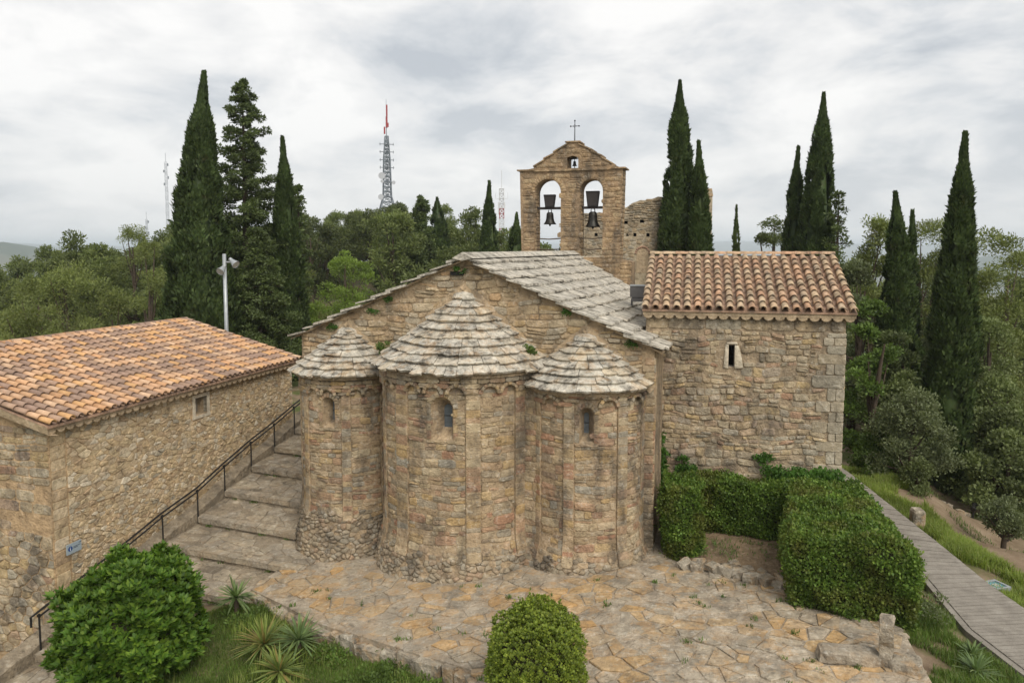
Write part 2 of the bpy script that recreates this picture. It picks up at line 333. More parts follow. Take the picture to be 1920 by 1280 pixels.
# ================================================================ masonry
def area_c(p):
    a = cx = cy = 0
    for i in range(len(p)):
        x0, y0 = p[i - 1]; x1, y1 = p[i]; k = x0 * y1 - x1 * y0; a += k; cx += (x0 + x1) * k; cy += (y0 + y1) * k
    a *= .5
    if abs(a) < 1e-9: return 0, p[0]
    return abs(a), (cx / (6 * a), cy / (6 * a))
def clip(p, mx, my, nx, ny):
    out = []; n = len(p)
    for i in range(n):
        a = p[i - 1]; b = p[i]
        da = (a[0] - mx) * nx + (a[1] - my) * ny; db = (b[0] - mx) * nx + (b[1] - my) * ny
        if (da <= 0) != (db <= 0):
            t = da / (da - db); out.append((a[0] + (b[0] - a[0]) * t, a[1] + (b[1] - a[1]) * t))
        if db <= 0: out.append(b)
    return out
def voronoi(s0, s1, t0, t1, sx, sy, rng, jit=.85, gap=.02, keep=None):
    k = sx / sy; nc = max(1, round((s1 - s0) / sx)); nr = max(1, round((t1 - t0) / sy)); dx = (s1 - s0) / nc; dy = (t1 - t0) / nr
    S = {}
    for j in range(-1, nr + 1):
        for i in range(-2, nc + 2):
            S[i, j] = (s0 + (i + .5 + (.25 if j % 2 else -.25) + jit * (rng.random() - .5)) * dx, (t0 + (j + .5 + jit * (rng.random() - .5)) * dy) * k)
    out = []
    for j in range(nr):
        for i in range(-1, nc + 1):
            c = S[i, j]; p = [(s0, t0 * k), (s1, t0 * k), (s1, t1 * k), (s0, t1 * k)]
            for dj in (0, -1, 1, -2, 2):
                for di in (0, -1, 1, -2, 2):
                    q = S.get((i + di, j + dj))
                    if q is None or q is c: continue
                    p = clip(p, (c[0] + q[0]) / 2, (c[1] + q[1]) / 2, q[0] - c[0], q[1] - c[1])
                    if len(p) < 3: break
                if len(p) < 3: break
            if len(p) < 3: continue
            p = [(x, y / k) for x, y in p]
            a, ce = area_c(p)
            if a < sx * sy * .12 or (keep and not keep(*ce)): continue
            f = 1 - gap / math.sqrt(a)
            # drop tiny edges
            q = [p[n] for n in range(len(p)) if math.dist(p[n], p[n - 1]) > .12 * math.sqrt(a)]
            if len(q) < 3: q = p
            out.append([(ce[0] + (x - ce[0]) * f, ce[1] + (y - ce[1]) * f) for x, y in q])
    return out
def coursed(s0, s1, t0, t1, hr, wr, rng, gap=.012, keep=None, wave=.03):
    """irregular courses: rows of uneven height, stones of uneven width, some split, corners knocked off"""
    out = []; t = t0; ph = rng.random() * 9
    def wv(s, tt): return wave * (math.sin(s * 1.7 + tt * 3.1 + ph) + .6 * math.sin(s * 4.3 - tt * 2.2 + ph))
    while t < t1 - hr[0] * .4:
        h = rng.uniform(*hr)
        if t + h > t1 - hr[0] * .5: h = t1 - t
        s = s0
        while s < s1 - wr[0] * .3:
            w = rng.uniform(*wr) * (.7 + .6 * h / hr[1])
            if s + w > s1 - wr[0] * .5: w = s1 - s
            parts = [(0, 1)]
            x = rng.random()
            if x < .17 and h > hr[0] * 1.25: c = rng.uniform(.4, .6); parts = [(0, c), (c, 1)]
            for a, b in parts:
                ta, tb = t + h * a, t + h * b
                j = lambda m: rng.uniform(-m, m)
                q = [(s + gap + j(.012), ta + gap + wv(s, t)), (s + w - gap + j(.012), ta + gap + wv(s + w, t)),
                     (s + w - gap + j(.014), tb - gap + wv(s + w, t + h)), (s + gap + j(.014), tb - gap + wv(s, t + h))]
                p = []
                for i in range(4):
                    A, Bc, Cc = q[i - 1], q[i], q[(i + 1) % 4]; c1 = rng.uniform(.08, .30); c2 = rng.uniform(.05, .22)
                    if i % 2: c1, c2 = c2, c1
                    p.append((Bc[0] + (A[0] - Bc[0]) * c1, Bc[1] + (A[1] - Bc[1]) * c1)); p.append((Bc[0] + (Cc[0] - Bc[0]) * c2, Bc[1] + (Cc[1] - Bc[1]) * c2))
                _, ce = area_c(p)
                if keep is None or keep(*ce): out.append(p)
            s += w
        t += h
    return out
def block(s0, s1, t0, t1, rng, gap=.008, cut=.1):
    """one squared stone with knocked-off corners"""
    j = lambda: rng.uniform(-.008, .008); q = [(s0 + gap + j(), t0 + gap + j()), (s1 - gap + j(), t0 + gap + j()), (s1 - gap + j(), t1 - gap + j()), (s0 + gap + j(), t1 - gap + j())]; p = []; c = min(s1 - s0, t1 - t0) * cut
    for i in range(4):
        A, B_, C_ = Vector(q[i - 1]), Vector(q[i]), Vector(q[(i + 1) % 4]); p += [tuple(B_ + (A - B_).normalized() * c * rng.uniform(.5, 2)), tuple(B_ + (C_ - B_).normalized() * c * rng.uniform(.5, 2))]
    return p
def stack(s0, s1, t0, t1, hr, rng, gap=.008):
    """a strip of blocks one above the other"""
    out = []; t = t0
    while t < t1 - .03:
        h = rng.uniform(*hr)
        if t + h > t1 - hr[0] * .6: h = t1 - t
        out.append(block(s0, s1, t, t + h, rng, gap)); t += h
    return out
class Stones:
    """collects single stones; emit() makes the ones that show largest objects of their own and joins the rest"""
    def __init__(s, frame): s.items = []; s.frame = frame
    def add(s, p, mp, h0, h1, rng, inset=.16, tilt=.25):
        a, c = area_c(p)
        if a < 1e-4: return
        sg = sum(p[i - 1][0] * p[i][1] - p[i][0] * p[i - 1][1] for i in range(len(p)))
        if sg < 0: p = p[::-1]
        n = len(p); dh = h1 - h0; tx = rng.uniform(-tilt, tilt) * dh; ty = rng.uniform(-tilt, tilt) * dh; sz = math.sqrt(a)
        V = [mp(x, y, min(h0, 0) - .03) for x, y in p]; hm = max(dh, .012)
        V += [mp(x, y, h0 + dh * (.45 + .2 * rng.random())) for x, y in p]
        V += [mp(c[0] + (x - c[0]) * (1 - inset * rng.uniform(.5, 1.3)), c[1] + (y - c[1]) * (1 - inset * rng.uniform(.5, 1.3)), h1 + (x - c[0]) / sz * tx + (y - c[1]) / sz * ty + rng.uniform(-.3, .15) * hm) for x, y in p]
        V.append(mp(c[0], c[1], h1 + rng.uniform(-.1, .3) * hm))
        F = [(i, (i + 1) % n, n + (i + 1) % n, n + i) for i in range(n)] + [(n + i, n + (i + 1) % n, 2 * n + (i + 1) % n, 2 * n + i) for i in range(n)] + [(2 * n + i, 2 * n + (i + 1) % n, 3 * n) for i in range(n)]
        s.items.append((V, F, a))
    def raw(s, V, F, a): s.items.append((V, F, a))
    def emit(s, parent, mat, name, limit, plural=None, smooth=True):
        fr = s.frame; ca = fr.inverted() @ Vector(CAM)
        it = []
        for V, F, a in s.items:
            c = np.mean(np.array(V), axis=0); it.append((a / ((c[0] - ca.x) ** 2 + (c[1] - ca.y) ** 2 + (c[2] - ca.z) ** 2), V, F, c))
        it.sort(key=lambda q: -q[0])
        for w, V, F, c in it[:limit]:
            me = mesh_py(name, [(v[0] - c[0], v[1] - c[1], v[2] - c[2]) for v in V], F, smooth)
            link(name, me, parent, mat, c)
        rest = it[limit:]
        if rest:
            mb = MB()
            for w, V, F, c in rest: mb.add(V, F)
            o = mb.build(plural or 'small_' + name + 's', mat, parent, smooth); o['kind'] = 'stuff'
def frame_of(loc, deg): return Matrix.Translation(Vector(loc)) @ Matrix.Rotation(-R_(deg), 4, 'Z')
def grid_wall(us, zs, mp, holes=()):
    """sheet over the (u,z) grid lines, with cells inside a hole left out"""
    V = [mp(u, z, 0) for z in zs for u in us]; F = []; n = len(us)
    for j in range(len(zs) - 1):
        for i in range(n - 1):
            cu, cz = (us[i] + us[i + 1]) / 2, (zs[j] + zs[j + 1]) / 2
            if any(a < cu < b and c < cz < d for a, b, c, d in holes): continue
            F.append((j * n + i, j * n + i + 1, (j + 1) * n + i + 1, (j + 1) * n + i))
    return V, F
def lines(a, b, n, extra=()):
    v = sorted(set([round(a + (b - a) * i / n, 4) for i in range(n + 1)] + [round(e, 4) for e in extra])); out = [v[0]]
    for x in v[1:]:
        if x - out[-1] > 1e-3: out.append(x)
    return out
def arch_outline(s0, s1, z0, z1, n=10):
    r = (s1 - s0) / 2; c = (s0 + s1) / 2; zs = z1 - r
    return [(s0, z0), (s1, z0)] + [(c + r * math.cos(math.pi * i / n), zs + r * math.sin(math.pi * i / n)) for i in range(n + 1)]
def arch_window(parent, hole, inner, depth, mp, wall_mat, name='window'):
    """arched splayed embrasure in a wall sheet; hole and inner are (s0,s1,z0,z1)"""
    o = arch_outline(*hole); q = arch_outline(*inner); n = len(o); mb = MB()
    V = [mp(x, y, 0) for x, y in o] + [mp(x, y, -depth) for x, y in q]
    mb.add(V, [(i, (i + 1) % n, n + (i + 1) % n, n + i) for i in range(n)])
    top = hole[3]                                          # spandrels between arch and the square hole in the sheet
    for i in range(2, n - 1):
        a, b = o[i], o[i + 1]; mb.quad(mp(a[0], a[1], 0), mp(a[0], top, 0), mp(b[0], top, 0), mp(b[0], b[1], 0))
    win = mb.build(name, wall_mat, parent)
    mg = MB(); mg.add([mp(x, y, -depth + .004) for x, y in q], [tuple(range(n))]); mg.build('pane', M['glass'], win)
    mf = MB(); cxm = (inner[0] + inner[1]) / 2; w_ = .012
    mf.quad(*[mp(x, y, -depth + .02) for x, y in ((inner[0], (inner[2] + inner[3]) / 2 - w_), (inner[1], (inner[2] + inner[3]) / 2 - w_), (inner[1], (inner[2] + inner[3]) / 2 + w_), (inner[0], (inner[2] + inner[3]) / 2 + w_))])
    mf.build('glazing_bar', M['iron'], win)
    return win
def voussoirs(st, mp, c, z, r0, r1, rng, n=9, a0=0, a1=math.pi, h0=0., h1=.03):
    for i in range(n):
        b0 = a0 + (a1 - a0) * (i + .03) / n; b1 = a0 + (a1 - a0) * (i + .97) / n; k = rng.uniform(.97, 1.04)
        p = [(c + r0 * math.cos(b0), z + r0 * math.sin(b0)), (c + r1 * k * math.cos(b0), z + r1 * k * math.sin(b0)),
             (c + r1 * k * math.cos((b0 + b1) / 2), z + r1 * k * math.sin((b0 + b1) / 2)), (c + r1 * k * math.cos(b1), z + r1 * k * math.sin(b1)), (c + r0 * math.cos(b1), z + r0 * math.sin(b1))]
        st.add(p, mp, h0, h1 * rng.uniform(.8, 1.2), rng, .1)
def slab(st, p, mp, hlo, hhi, tlo, thi, thick, rng, a=None):
    """thin stone slab: polygon p in (s,t); its face rises from hhi at t=thi to hlo at t=tlo"""
    n = len(p); f = lambda t: hlo + (hhi - hlo) * (t - tlo) / (thi - tlo)
    sg = sum(p[i - 1][0] * p[i][1] - p[i][0] * p[i - 1][1] for i in range(n))
    if sg < 0: p = p[::-1]
    dz = rng.uniform(-.012, .014)
    V = [mp(x, y, f(y) - thick + dz) for x, y in p] + [mp(x, y, f(y) + dz + rng.uniform(-.006, .006)) for x, y in p]
    F = [tuple(range(n))[::-1], tuple(range(n, 2 * n))] + [(i, (i + 1) % n, n + (i + 1) % n, n + i) for i in range(n)]
    st.raw(V, F, a or area_c(p)[0])

# ================================================================ the ground, the path, the forecourt
def build_ground():
    rad = [0.01] + list(np.arange(.7, 42, .7))
    while rad[-1] < 14000: rad.append(rad[-1] * 1.075 + .2)
    rad = np.array(rad); n = 220; a = np.linspace(0, 2 * np.pi, n, endpoint=False)
    X = (rad[:, None] * np.cos(a)).ravel(); Y = 22 + (rad[:, None] * np.sin(a)).ravel(); Z = gz(X, Y)
    i, j = np.meshgrid(np.arange(len(rad) - 1), np.arange(n), indexing='ij'); k = (j + 1) % n
    F = np.stack([i * n + j, (i + 1) * n + j, (i + 1) * n + k, i * n + k], -1).reshape(-1, 4)
    o = link('ground', mesh_np('ground', np.stack([X, Y, Z], -1), F, True), None, M['ground']); o['kind'] = 'structure'
build_ground()
def inside(poly, x, y):
    c = False
    for i in range(len(poly)):
        x0, y0 = poly[i - 1]; x1, y1 = poly[i]
        if (y0 > y) != (y1 > y) and x < (x1 - x0) * (y - y0) / (y1 - y0) + x0: c = not c
    return c
FORE = [(-7.3, 24.6), (-7.15, 23.2), (-7.75, 21.4), (-6.2, 20.0), (-5.2, 19.0), (-3.6, 17.95), (-2.2, 17.0), (-.95, 16.2), (-.5, 15.2), (-.3, 12.2), (8.2, 12.2), (8.75, 14.8),
        (9.25, 16.9), (9.1, 18.2), (7.3, 19.3), (4.95, 20.75), (5.3, 24.5), (0, 26)]
def build_forecourt():
    rng = random.Random(5)
    def mp(x, y, h): return (x, y, zfore(x) + .012 * math.sin(x * 2.1 + y) + h)
    xs = np.arange(-8, 9.6, .35); ys = np.arange(12, 26.2, .35); V = []; F = []; idx = {}
    tris = tessellate_polygon([[Vector((x, y, 0)) for x, y in FORE]])
    mb = MB(); b = [mp(x, y, -.02) for x, y in FORE]
    n = len(b); low = [(x, y, z - 1.0) for x, y, z in b]
    # top as strips so that it follows the slope, sides down into the ground
    mb.add(b + low, [tuple(t) for t in tris] + [(i, (i + 1) % n, n + (i + 1) % n, n + i) for i in range(n)])
    # the zfore() kink at x = 3 needs more vertices than the outline has
    import bmesh
    bm = bmesh.new(); me0 = mesh_py('tmp', mb.V, mb.F); bm.from_mesh(me0)
    for px in np.arange(-7, 9.2, 1.0):
        bmesh.ops.bisect_plane(bm, geom=bm.verts[:] + bm.edges[:] + bm.faces[:], plane_co=(px, 0, 0), plane_no=(1, 0, 0))
    for v in bm.verts:
        if v.co.z > zfore(v.co.x) - .5: v.co.z = zfore(v.co.x) - .02
    me = bpy.data.meshes.new('pavement'); bm.to_mesh(me); bm.free()
    pv = link('pavement', me, None, M['pave_mortar']); pv['kind'] = 'structure'
    st = Stones(Matrix.Identity(4))
    def apse(x, y):   # distance outside the apse bases
        u = (x + 1.2) * .9563 - (y - 23.5) * .2924; v = (x + 1.2) * .2924 + (y - 23.5) * .9563
        return min(math.hypot(u + .3, v) - 3.0, math.hypot(u + 4.45, v) - 1.95, math.hypot(u - 3.6, v) - 2.15, 9 if v < 0 else -1)
    polys = voronoi(-7.8, 9.4, 12.2, 24, .56, .44, rng, 1.35, .05, keep=lambda x, y: inside(FORE, x, y) and apse(x, y) > .12)
    for p in polys:
        if not all(inside(FORE, x, y) or rng.random() < .0 for x, y in p):
            c = area_c(p)[1]; p = [(x, y) if inside(FORE, x, y) else ((x + c[0]) / 2, (y + c[1]) / 2) for x, y in p]
        if rng.random() < .16: continue
        st.add(p, mp, -.012, rng.uniform(-.002, .022), rng, .06, .4)
    st.emit(pv, M['flag'], 'flagstone', 300, 'small_flagstones', smooth=False)
    # rough edging blocks along the lawn side
    edge = [FORE[i] for i in range(2, 10)]
    for i in range(len(edge) - 1):
        a, b_ = Vector(edge[i]), Vector(edge[i + 1]); L = (b_ - a).length; s = 0
        while s < L - .1:
            w = min(rng.uniform(.35, .75), L - s); c = a + (b_ - a) * ((s + w / 2) / L); ang = math.atan2(b_.y - a.y, b_.x - a.x)
            me = rock_mesh(rng, (w * .98, rng.uniform(.28, .5), rng.uniform(.4, .5)), 'kerb_stone', .12)
            o = link('kerb_stone', me, pv, M['rock'], (c.x, c.y, zfore(c.x) - .31 + rng.uniform(-.06, .04))); o.rotation_euler = (0, 0, ang)
            s += w
    return pv
def rock_mesh(rng, d, name='rock', rough=.16):
    """blocky stone with knocked-off corners, 50 triangles or so"""
    import bmesh
    bm = bmesh.new(); bmesh.ops.create_cube(bm, size=1)
    bmesh.ops.bevel(bm, geom=bm.edges[:] , offset=.11, segments=1, affect='EDGES', profile=.5)
    for v in bm.verts:
        v.co.x += rng.uniform(-rough, rough) * .6; v.co.y += rng.uniform(-rough, rough) * .6; v.co.z += rng.uniform(-rough, rough) * .6
        v.co.x *= d[0]; v.co.y *= d[1]; v.co.z *= d[2]
    me = bpy.data.meshes.new(name); bm.to_mesh(me); bm.free()
    return me
build_forecourt()
def build_path():
    L = [(12.8, 34, .85), (12.85, 29.2, .60), (12.45, 24, .25), (12.0, 20.4, .03), (11.75, 18.4, -.1), (12.0, 16.6, -.22), (12.6, 14.6, -.35), (13.2, 12, -.6)]
    Rr = [(13.5, 34, .85), (13.6, 29.2, .60), (13.65, 23.4, .25), (13.7, 20.6, .03), (13.95, 18.6, -.1), (14.4, 16.8, -.22), (15, 14.8, -.35), (15.8, 12, -.6)]
    def samp(P, t):
        i = min(int(t), len(P) - 2); f = t - i; return Vector(P[i]).lerp(Vector(P[i + 1]), f)
    n = 150; mb = MB()
    for i in range(n + 1):
        t = i / n * (len(L) - 1); a, b = samp(L, t), samp(Rr, t); z = .05
        g = a.lerp(b, -.0); V = []
        mb.V += [tuple(a + Vector((0, 0, -.5))), tuple(a + Vector((0, 0, z))), tuple(b + Vector((0, 0, z))), tuple(b + Vector((0, 0, -.5)))]
        if i:
            o = (i - 1) * 4; mb.F += [(o + k, o + k + 1, o + k + 5, o + k + 4) for k in range(3)]
    path = mb.build('path', M['concrete'], None); path['kind'] = 'structure'
    # the non-slip ribs: shallow bars cast across the ramp with a groove between
    T = 0.9; k = 0
    while T < len(L) - 1.02:
        a, b = samp(L, T), samp(Rr, T); a2, b2 = samp(L, T + .068), samp(Rr, T + .068); z = .062 + .004 * (k % 3)
        ins = lambda p, q, f: p.lerp(q, f)
        P = [ins(a, b, .015), ins(a, b, .985), ins(a2, b2, .985), ins(a2, b2, .015)]
        V = [tuple(p + Vector((0, 0, .03))) for p in P] + [tuple(p + Vector((0, 0, z + .012))) for p in P]
        mm = MB(); mm.add(V, [(4, 5, 6, 7), (0, 1, 5, 4), (1, 2, 6, 5), (2, 3, 7, 6), (3, 0, 4, 7)]); mm.build('concrete_rib', M['concrete'], path)
        T += .078; k += 1
    # low kerb on the slope side
    mb = MB()
    for i in range(40):
        t0, t1 = 2.3 + i / 40 * 4.6, 2.3 + (i + .97) / 40 * 4.6
        a, b = samp(L, t0), samp(L, t1); dx = Vector((-.16, 0, 0))
        V = [tuple(a + dx - Vector((0, 0, .4))), tuple(b + dx - Vector((0, 0, .4))), tuple(b - Vector((.01, 0, .4))), tuple(a - Vector((.01, 0, .4)))]
        V += [(v[0], v[1], v[2] + .47) for v in V]
        mm = MB(); mm.add(V, [(4, 5, 6, 7), (0, 1, 5, 4), (1, 2, 6, 5), (2, 3, 7, 6), (3, 0, 4, 7)]); mm.build('kerb', M['concrete'], path)
build_path()
# soil bed inside the hedges
mb = MB(); rng = random.Random(2)
bed = [(4.9, 20.75), (7.3, 19.25), (8.7, 19.0), (9.6, 22.9), (5.2, 24.0), (4.7, 22.4)]
nb = 14
for i in range(nb + 1):
    for j in range(nb + 1):
        a = Vector(bed[0]).lerp(Vector(bed[1]), i / nb); b = Vector((4.9, 24.0)).lerp(Vector((9.8, 23.0)), i / nb); p = a.lerp(b, j / nb)
        mb.V.append((p.x, p.y, .66 + .24 * min(1, j / nb * 1.3) + rng.uniform(-.015, .015)))
for i in range(nb):
    for j in range(nb): o = i * (nb + 1) + j; mb.F.append((o, o + nb + 1, o + nb + 2, o + 1))
o = mb.build('soil_bed', M['soil'], None, True); o['kind'] = 'structure'

# ================================================================ the church
CH_LOC, CH_DEG = (-1.2, 23.5, 0.0), 17.0
CH = frame_of(CH_LOC, CH_DEG)
church = thing('church', 'romanesque stone church with three round apses and a slab roof', 'church', CH_LOC, -R_(CH_DEG))
UA, ZA = -.27, 9.40       # gable apex
def roof_z(u, v=0):
    k = .44 + (.135 if u > UA else .0) * max(0, v) / 16
    return ZA - (u - UA) * k if u > UA else ZA - (UA - u) * .43
def church_walls():
    rng = random.Random(11)
    # body: gable front sheet + long walls + back
    us = lines(-6.25, 5.66, 30, (UA,)); mb = MB()
    mb.add([(u, 0, -1.2) for u in us] + [(u, 0, roof_z(u) - .06) for u in us], [(i, i + 1, len(us) + i + 1, len(us) + i) for i in range(len(us) - 1)])
    for u in (-6.25, 5.66):
        mb.quad((u, 0, -1.2), (u, 16, -1.2), (u, 16, roof_z(u, 16) - .06), (u, 0, roof_z(u, 0) - .06))
    mb.add([(u, 16, -1.2) for u in us] + [(u, 16, roof_z(u, 16) - .06) for u in us], [(i, i + 1, len(us) + i + 1, len(us) + i) for i in range(len(us) - 1)])
    wall = mb.build('gable_wall', M['apse_mortar'], church)
    mp = lambda s, t, h: (s, -h, t)
    st = Stones(CH)
    def keep(s, t):
        if t > roof_z(s) - .17 or s < -6.1 or s > 5.25: return False
        for c, R, ze, za in ((-.3, 2.82, 6.0, 8.2), (-4.45, 1.85, 5.6, 7.2), (3.6, 2.0, 5.55, 7.2)):     # hidden behind the cones
            if abs(s - c) < R and t < za - (za - ze) * abs(s - c) / R - .05: return False
        return True
    for p in coursed(-6.2, 5.3, 4.6, 9.4, (.13, .26), (.22, .62), rng, .014, keep, .05):
        rng.random() < .9 and st.add(p, mp, 0, rng.uniform(.01, .06), rng, .16, .5)
    st.emit(wall, M['gable_stone'], 'stone', 110, 'small_stones', smooth=False)
    # dressed corner strip on the right
    st = Stones(CH); z = -.2; k = 0
    while z < 6.45:
        h = rng.uniform(.17, .3); w = (.36, .28)[k % 2]
        st.add(block(5.66 - w, 5.665, z, z + h, rng), mp, 0.0, .03 + rng.uniform(0, .015), rng, .06)
        st.add(block(0.0, (.28, .4)[k % 2], z, z + h, rng), lambda s, t, hh: (5.66 + hh, s - .03, t), 0, .03, rng, .06)
        z += h; k += 1
    st.emit(wall, M['apse_stone'], 'corner_stone', 60, smooth=False)
    # row of sockets under the gable
    mb = MB(); mb.box((-.55, -.02, 8.9), (.44, .12, .12)); mb.build('wall_socket', M['dark'], wall)
    mbp = MB()                                               # mortar fillets where cones meet the wall
    for c, R, ze, za in ((-.3, 2.9, 6.0, 8.58), (-4.45, 1.9, 5.6, 7.28), (3.6, 2.05, 5.55, 7.34)):
        for sg in (-1, 1):
            for i in range(10):
                f0, f1 = i / 10, (i + 1) / 10
                A = (c + sg * R * f0, za - (za - ze) * f0); B_ = (c + sg * R * f1, za - (za - ze) * f1); n_ = Vector((sg * (za - ze), R)).normalized() * .11
                mbp.add([(A[0] + n_.x, -.01, A[1] + n_.y), (A[0] - n_.x * 1.4, -.17, A[1] - n_.y * 1.4), (B_[0] - n_.x * 1.4, -.17, B_[1] - n_.y * 1.4), (B_[0] + n_.x, -.01, B_[1] + n_.y)], [(0, 1, 2, 3)])
    mbp.build('mortar_fillet', M['apse_mortar'], wall)
church_walls()
APSES = dict(
    main=dict(c=-.3, R=2.6, ze=6.12, za=8.32, Re=2.86, zb=.95, bat=.38, lo=-.25, rub=.75, rings=10,
              les=[(-1.50, -1.36), (-.90, -.80), (-.53, -.34), (.36, .52), (.94, 1.08)], arch=[-.68, -.25, .0, .26, .62, .85, 1.2], az=5.56, ar=.215,
              win=(-.03, .22, 4.22, 5.46), inn=(.085, .19, 4.52, 5.2), label='tall central apse with narrow arched window'),
    left=dict(c=-4.45, R=1.55, ze=5.68, za=7.06, Re=1.86, zb=1.35, bat=.42, lo=-.6, rub=1.2, rings=8,
              les=[(-1.1, -.9), (-.62, -.46), (.34, .52), (1.17, 1.4)], arch=[-.27, .086, .62, .90], az=5.08, ar=.18,
              win=(-.07, .20, 4.02, 5.0), inn=(.06, .165, 4.22, 4.82), label='small left apse with arched window'),
    right=dict(c=3.6, R=1.74, ze=5.66, za=7.12, Re=2.0, zb=.9, bat=.30, lo=.15, rub=.75, rings=8,
              les=[(-.78, -.62), (-.155, .02), (.74, .94), (1.36, 1.56)], arch=[-.36, .22, .57, 1.12], az=5.24, ar=.215,
              win=(.10, .335, 4.2, 5.22), inn=(.17, .27, 4.42, 5.02), label='small right apse with arched window'))
def build_apse(key, q):
    rng = random.Random({'main': 31, 'left': 52, 'right': 73}[key])
    R, c = q['R'], q['c']
    def rad(z): return R + q['bat'] * max(0, min(1.6, (q['zb'] + .35 - z) / (q['zb'] + .35 - q['lo']))) ** 1.25
    def mp(s, t, h):
        a = s / R; r = rad(t) + h; return (c + r * math.sin(a), -r * math.cos(a), t)
    hole = (q['win'][0] * R, q['win'][1] * R, q['win'][2], q['win'][3]); inn = (q['inn'][0] * R, q['inn'][1] * R, q['inn'][2], q['inn'][3])
    ss = lines(-1.57 * R, 1.57 * R, 56, hole[:2]); zs = lines(q['lo'] - .6, q['ze'] + .1, 34, hole[2:])
    V, F = grid_wall(ss, zs, mp, [hole]); mb = MB(); mb.add(V, F)
    for a, b in q['les']:                                    # core of the pilaster strips
        for z0, z1 in ((q['zb'] - .3, q['az'] + .1),):
            ns = 3; nz = 12
            W = [mp(R * (a + (b - a) * i / ns), z0 + (z1 - z0) * j / nz, .055) for j in range(nz + 1) for i in range(ns + 1)]
            mb.add(W, [(j * (ns + 1) + i, j * (ns + 1) + i + 1, (j + 1) * (ns + 1) + i + 1, (j + 1) * (ns + 1) + i) for j in range(nz) for i in range(ns)])
            for e in (a, b):
                for j in range(nz):
                    za_, zb_ = z0 + (z1 - z0) * j / nz, z0 + (z1 - z0) * (j + 1) / nz
                    mb.quad(mp(R * e, za_, -.02), mp(R * e, za_, .055), mp(R * e, zb_, .055), mp(R * e, zb_, -.02))
    core = mb.build('apse_wall', M['apse_mortar'], church, True); core['label'] = q['label']
    arch_window(core, hole, inn, .34, mp, M['apse_mortar'])
    st = Stones(CH); az, ar = q['az'], q['ar']
    wr = (hole[1] - hole[0]) / 2; wc = (hole[0] + hole[1]) / 2; wz = hole[3] - wr
    def free(s, t, m=.0):
        if abs(s / R) > 1.5: return False
        p = mp(s, t, 0)
        if key != 'main' and math.hypot(p[0] + .3, p[1]) < 2.5: return False
        if key == 'main' and (math.hypot(p[0] - 3.6, p[1]) < 1.64 or math.hypot(p[0] + 4.45, p[1]) < 1.45): return False
        if hole[0] - .13 < s < hole[1] + .13 and hole[2] - .1 < t < wz + .02: return False
        if math.hypot(s - wc, t - wz) < wr + .16 and t > wz: return False
        return True
    inles = lambda s: any(a * R - .02 < s < b * R + .02 for a, b in q['les'])
    arcs = [a * R for a in q['arch']]
    # panels between the strips
    edges = sorted([x * R for ab in q['les'] for x in ab])
    spans = [(-1.55 * R, edges[0])] + [(edges[i], edges[i + 1]) for i in range(1, len(edges) - 1, 2)] + [(edges[-1], 1.55 * R)]
    for a, b in spans:
        if b - a < .12: continue
        for p in coursed(a + .01, b - .01, q['zb'] - .3, az + .04, (.10, .27), (.16, .55), rng, .009, free, .03):
            rng.random() < .93 and st.add(p, mp, 0, rng.uniform(.006, .042), rng, .12, .5)
    for a, b in q['les']:
        for p in [p for p in stack(a * R, b * R, q['zb'] - .3, az + .05, (.14, .3), rng, .006) if free(*area_c(p)[1])]:
            st.add(p, mp, .05, rng.uniform(.058, .072), rng, .07)
    # corbel-table: little blind arches, recessed fields, plain band above
    for a in arcs:
        if not free(a, az + .1): continue
        voussoirs(st, mp, a, az, ar, ar + .085, rng, 7, h0=.105, h1=.13)
        for p in coursed(a - ar * .92, a + ar * .92, az, az + ar * .92, (ar * .5, ar), (ar * .7, ar * 1.4), rng, .008, lambda s, t: math.hypot(s - a, t - az) < ar * .8, .0):
            st.add([(x, y) if math.hypot(x - a, y - az) < ar * .95 else (a + (x - a) * .75, az + (y - az) * .75) for x, y in p], mp, -.0, rng.uniform(.002, .012), rng, .1)
    def fr(s, t): return free(s, t) and all(math.hypot(s - a, t - az) > ar + .07 for a in arcs) and not (t < az + .02)
    for p in coursed(-1.55 * R, 1.55 * R, az, q['ze'] - .02, (.09, .16), (.2, .5), rng, .005, fr, .004):
        st.add(p, mp, .085, rng.uniform(.095, .115), rng, .06)
    # stones round the window
    voussoirs(st, mp, wc, wz, wr + .01, wr + .15, rng, 9, h1=.035)
    for sd, x0 in ((-1, hole[0] - .14), (1, hole[1] + .005)):
        for p in stack(x0, x0 + .135, hole[2], wz, (.16, .3), rng, .005): st.add(p, mp, 0, .02, rng, .08)
    for p in coursed(hole[0] - .14, hole[1] + .14, hole[2] - .1, hole[2], (.1, .1), (.3, .5), rng, .006, None, 0): st.add(p, mp, 0, .05, rng, .08)
    lim = {'main': 170, 'left': 60, 'right': 80}[key]
    st.emit(core, M['apse_stone'], 'stone', lim, 'small_stones', smooth=False)
    # battered foot of rounded rubble
    st = Stones(CH)
    for p in voronoi(-1.55 * R, 1.55 * R, q['lo'] - .35, q['zb'] + .0, .18, .125, rng, 1.2, .014, lambda s, t: free(s, t) and t < q['zb'] - .10 + .22 * math.sin(s * 2.3 + 1) * math.sin(s * 5.1)):
        rng.random() < .9 and st.add(p, mp, 0, rng.uniform(.012, .07), rng, .26, .6)
    st.emit(core, M['base_rubble'], 'rubble_stone', {'main': 60, 'left': 40, 'right': 40}[key], 'small_rubble_stones')
    # conical roof of stone slabs
    Re, ze, za = q['Re'], q['ze'], q['za']; sl = (za - ze) / Re; ns = math.sqrt(1 + sl * sl)
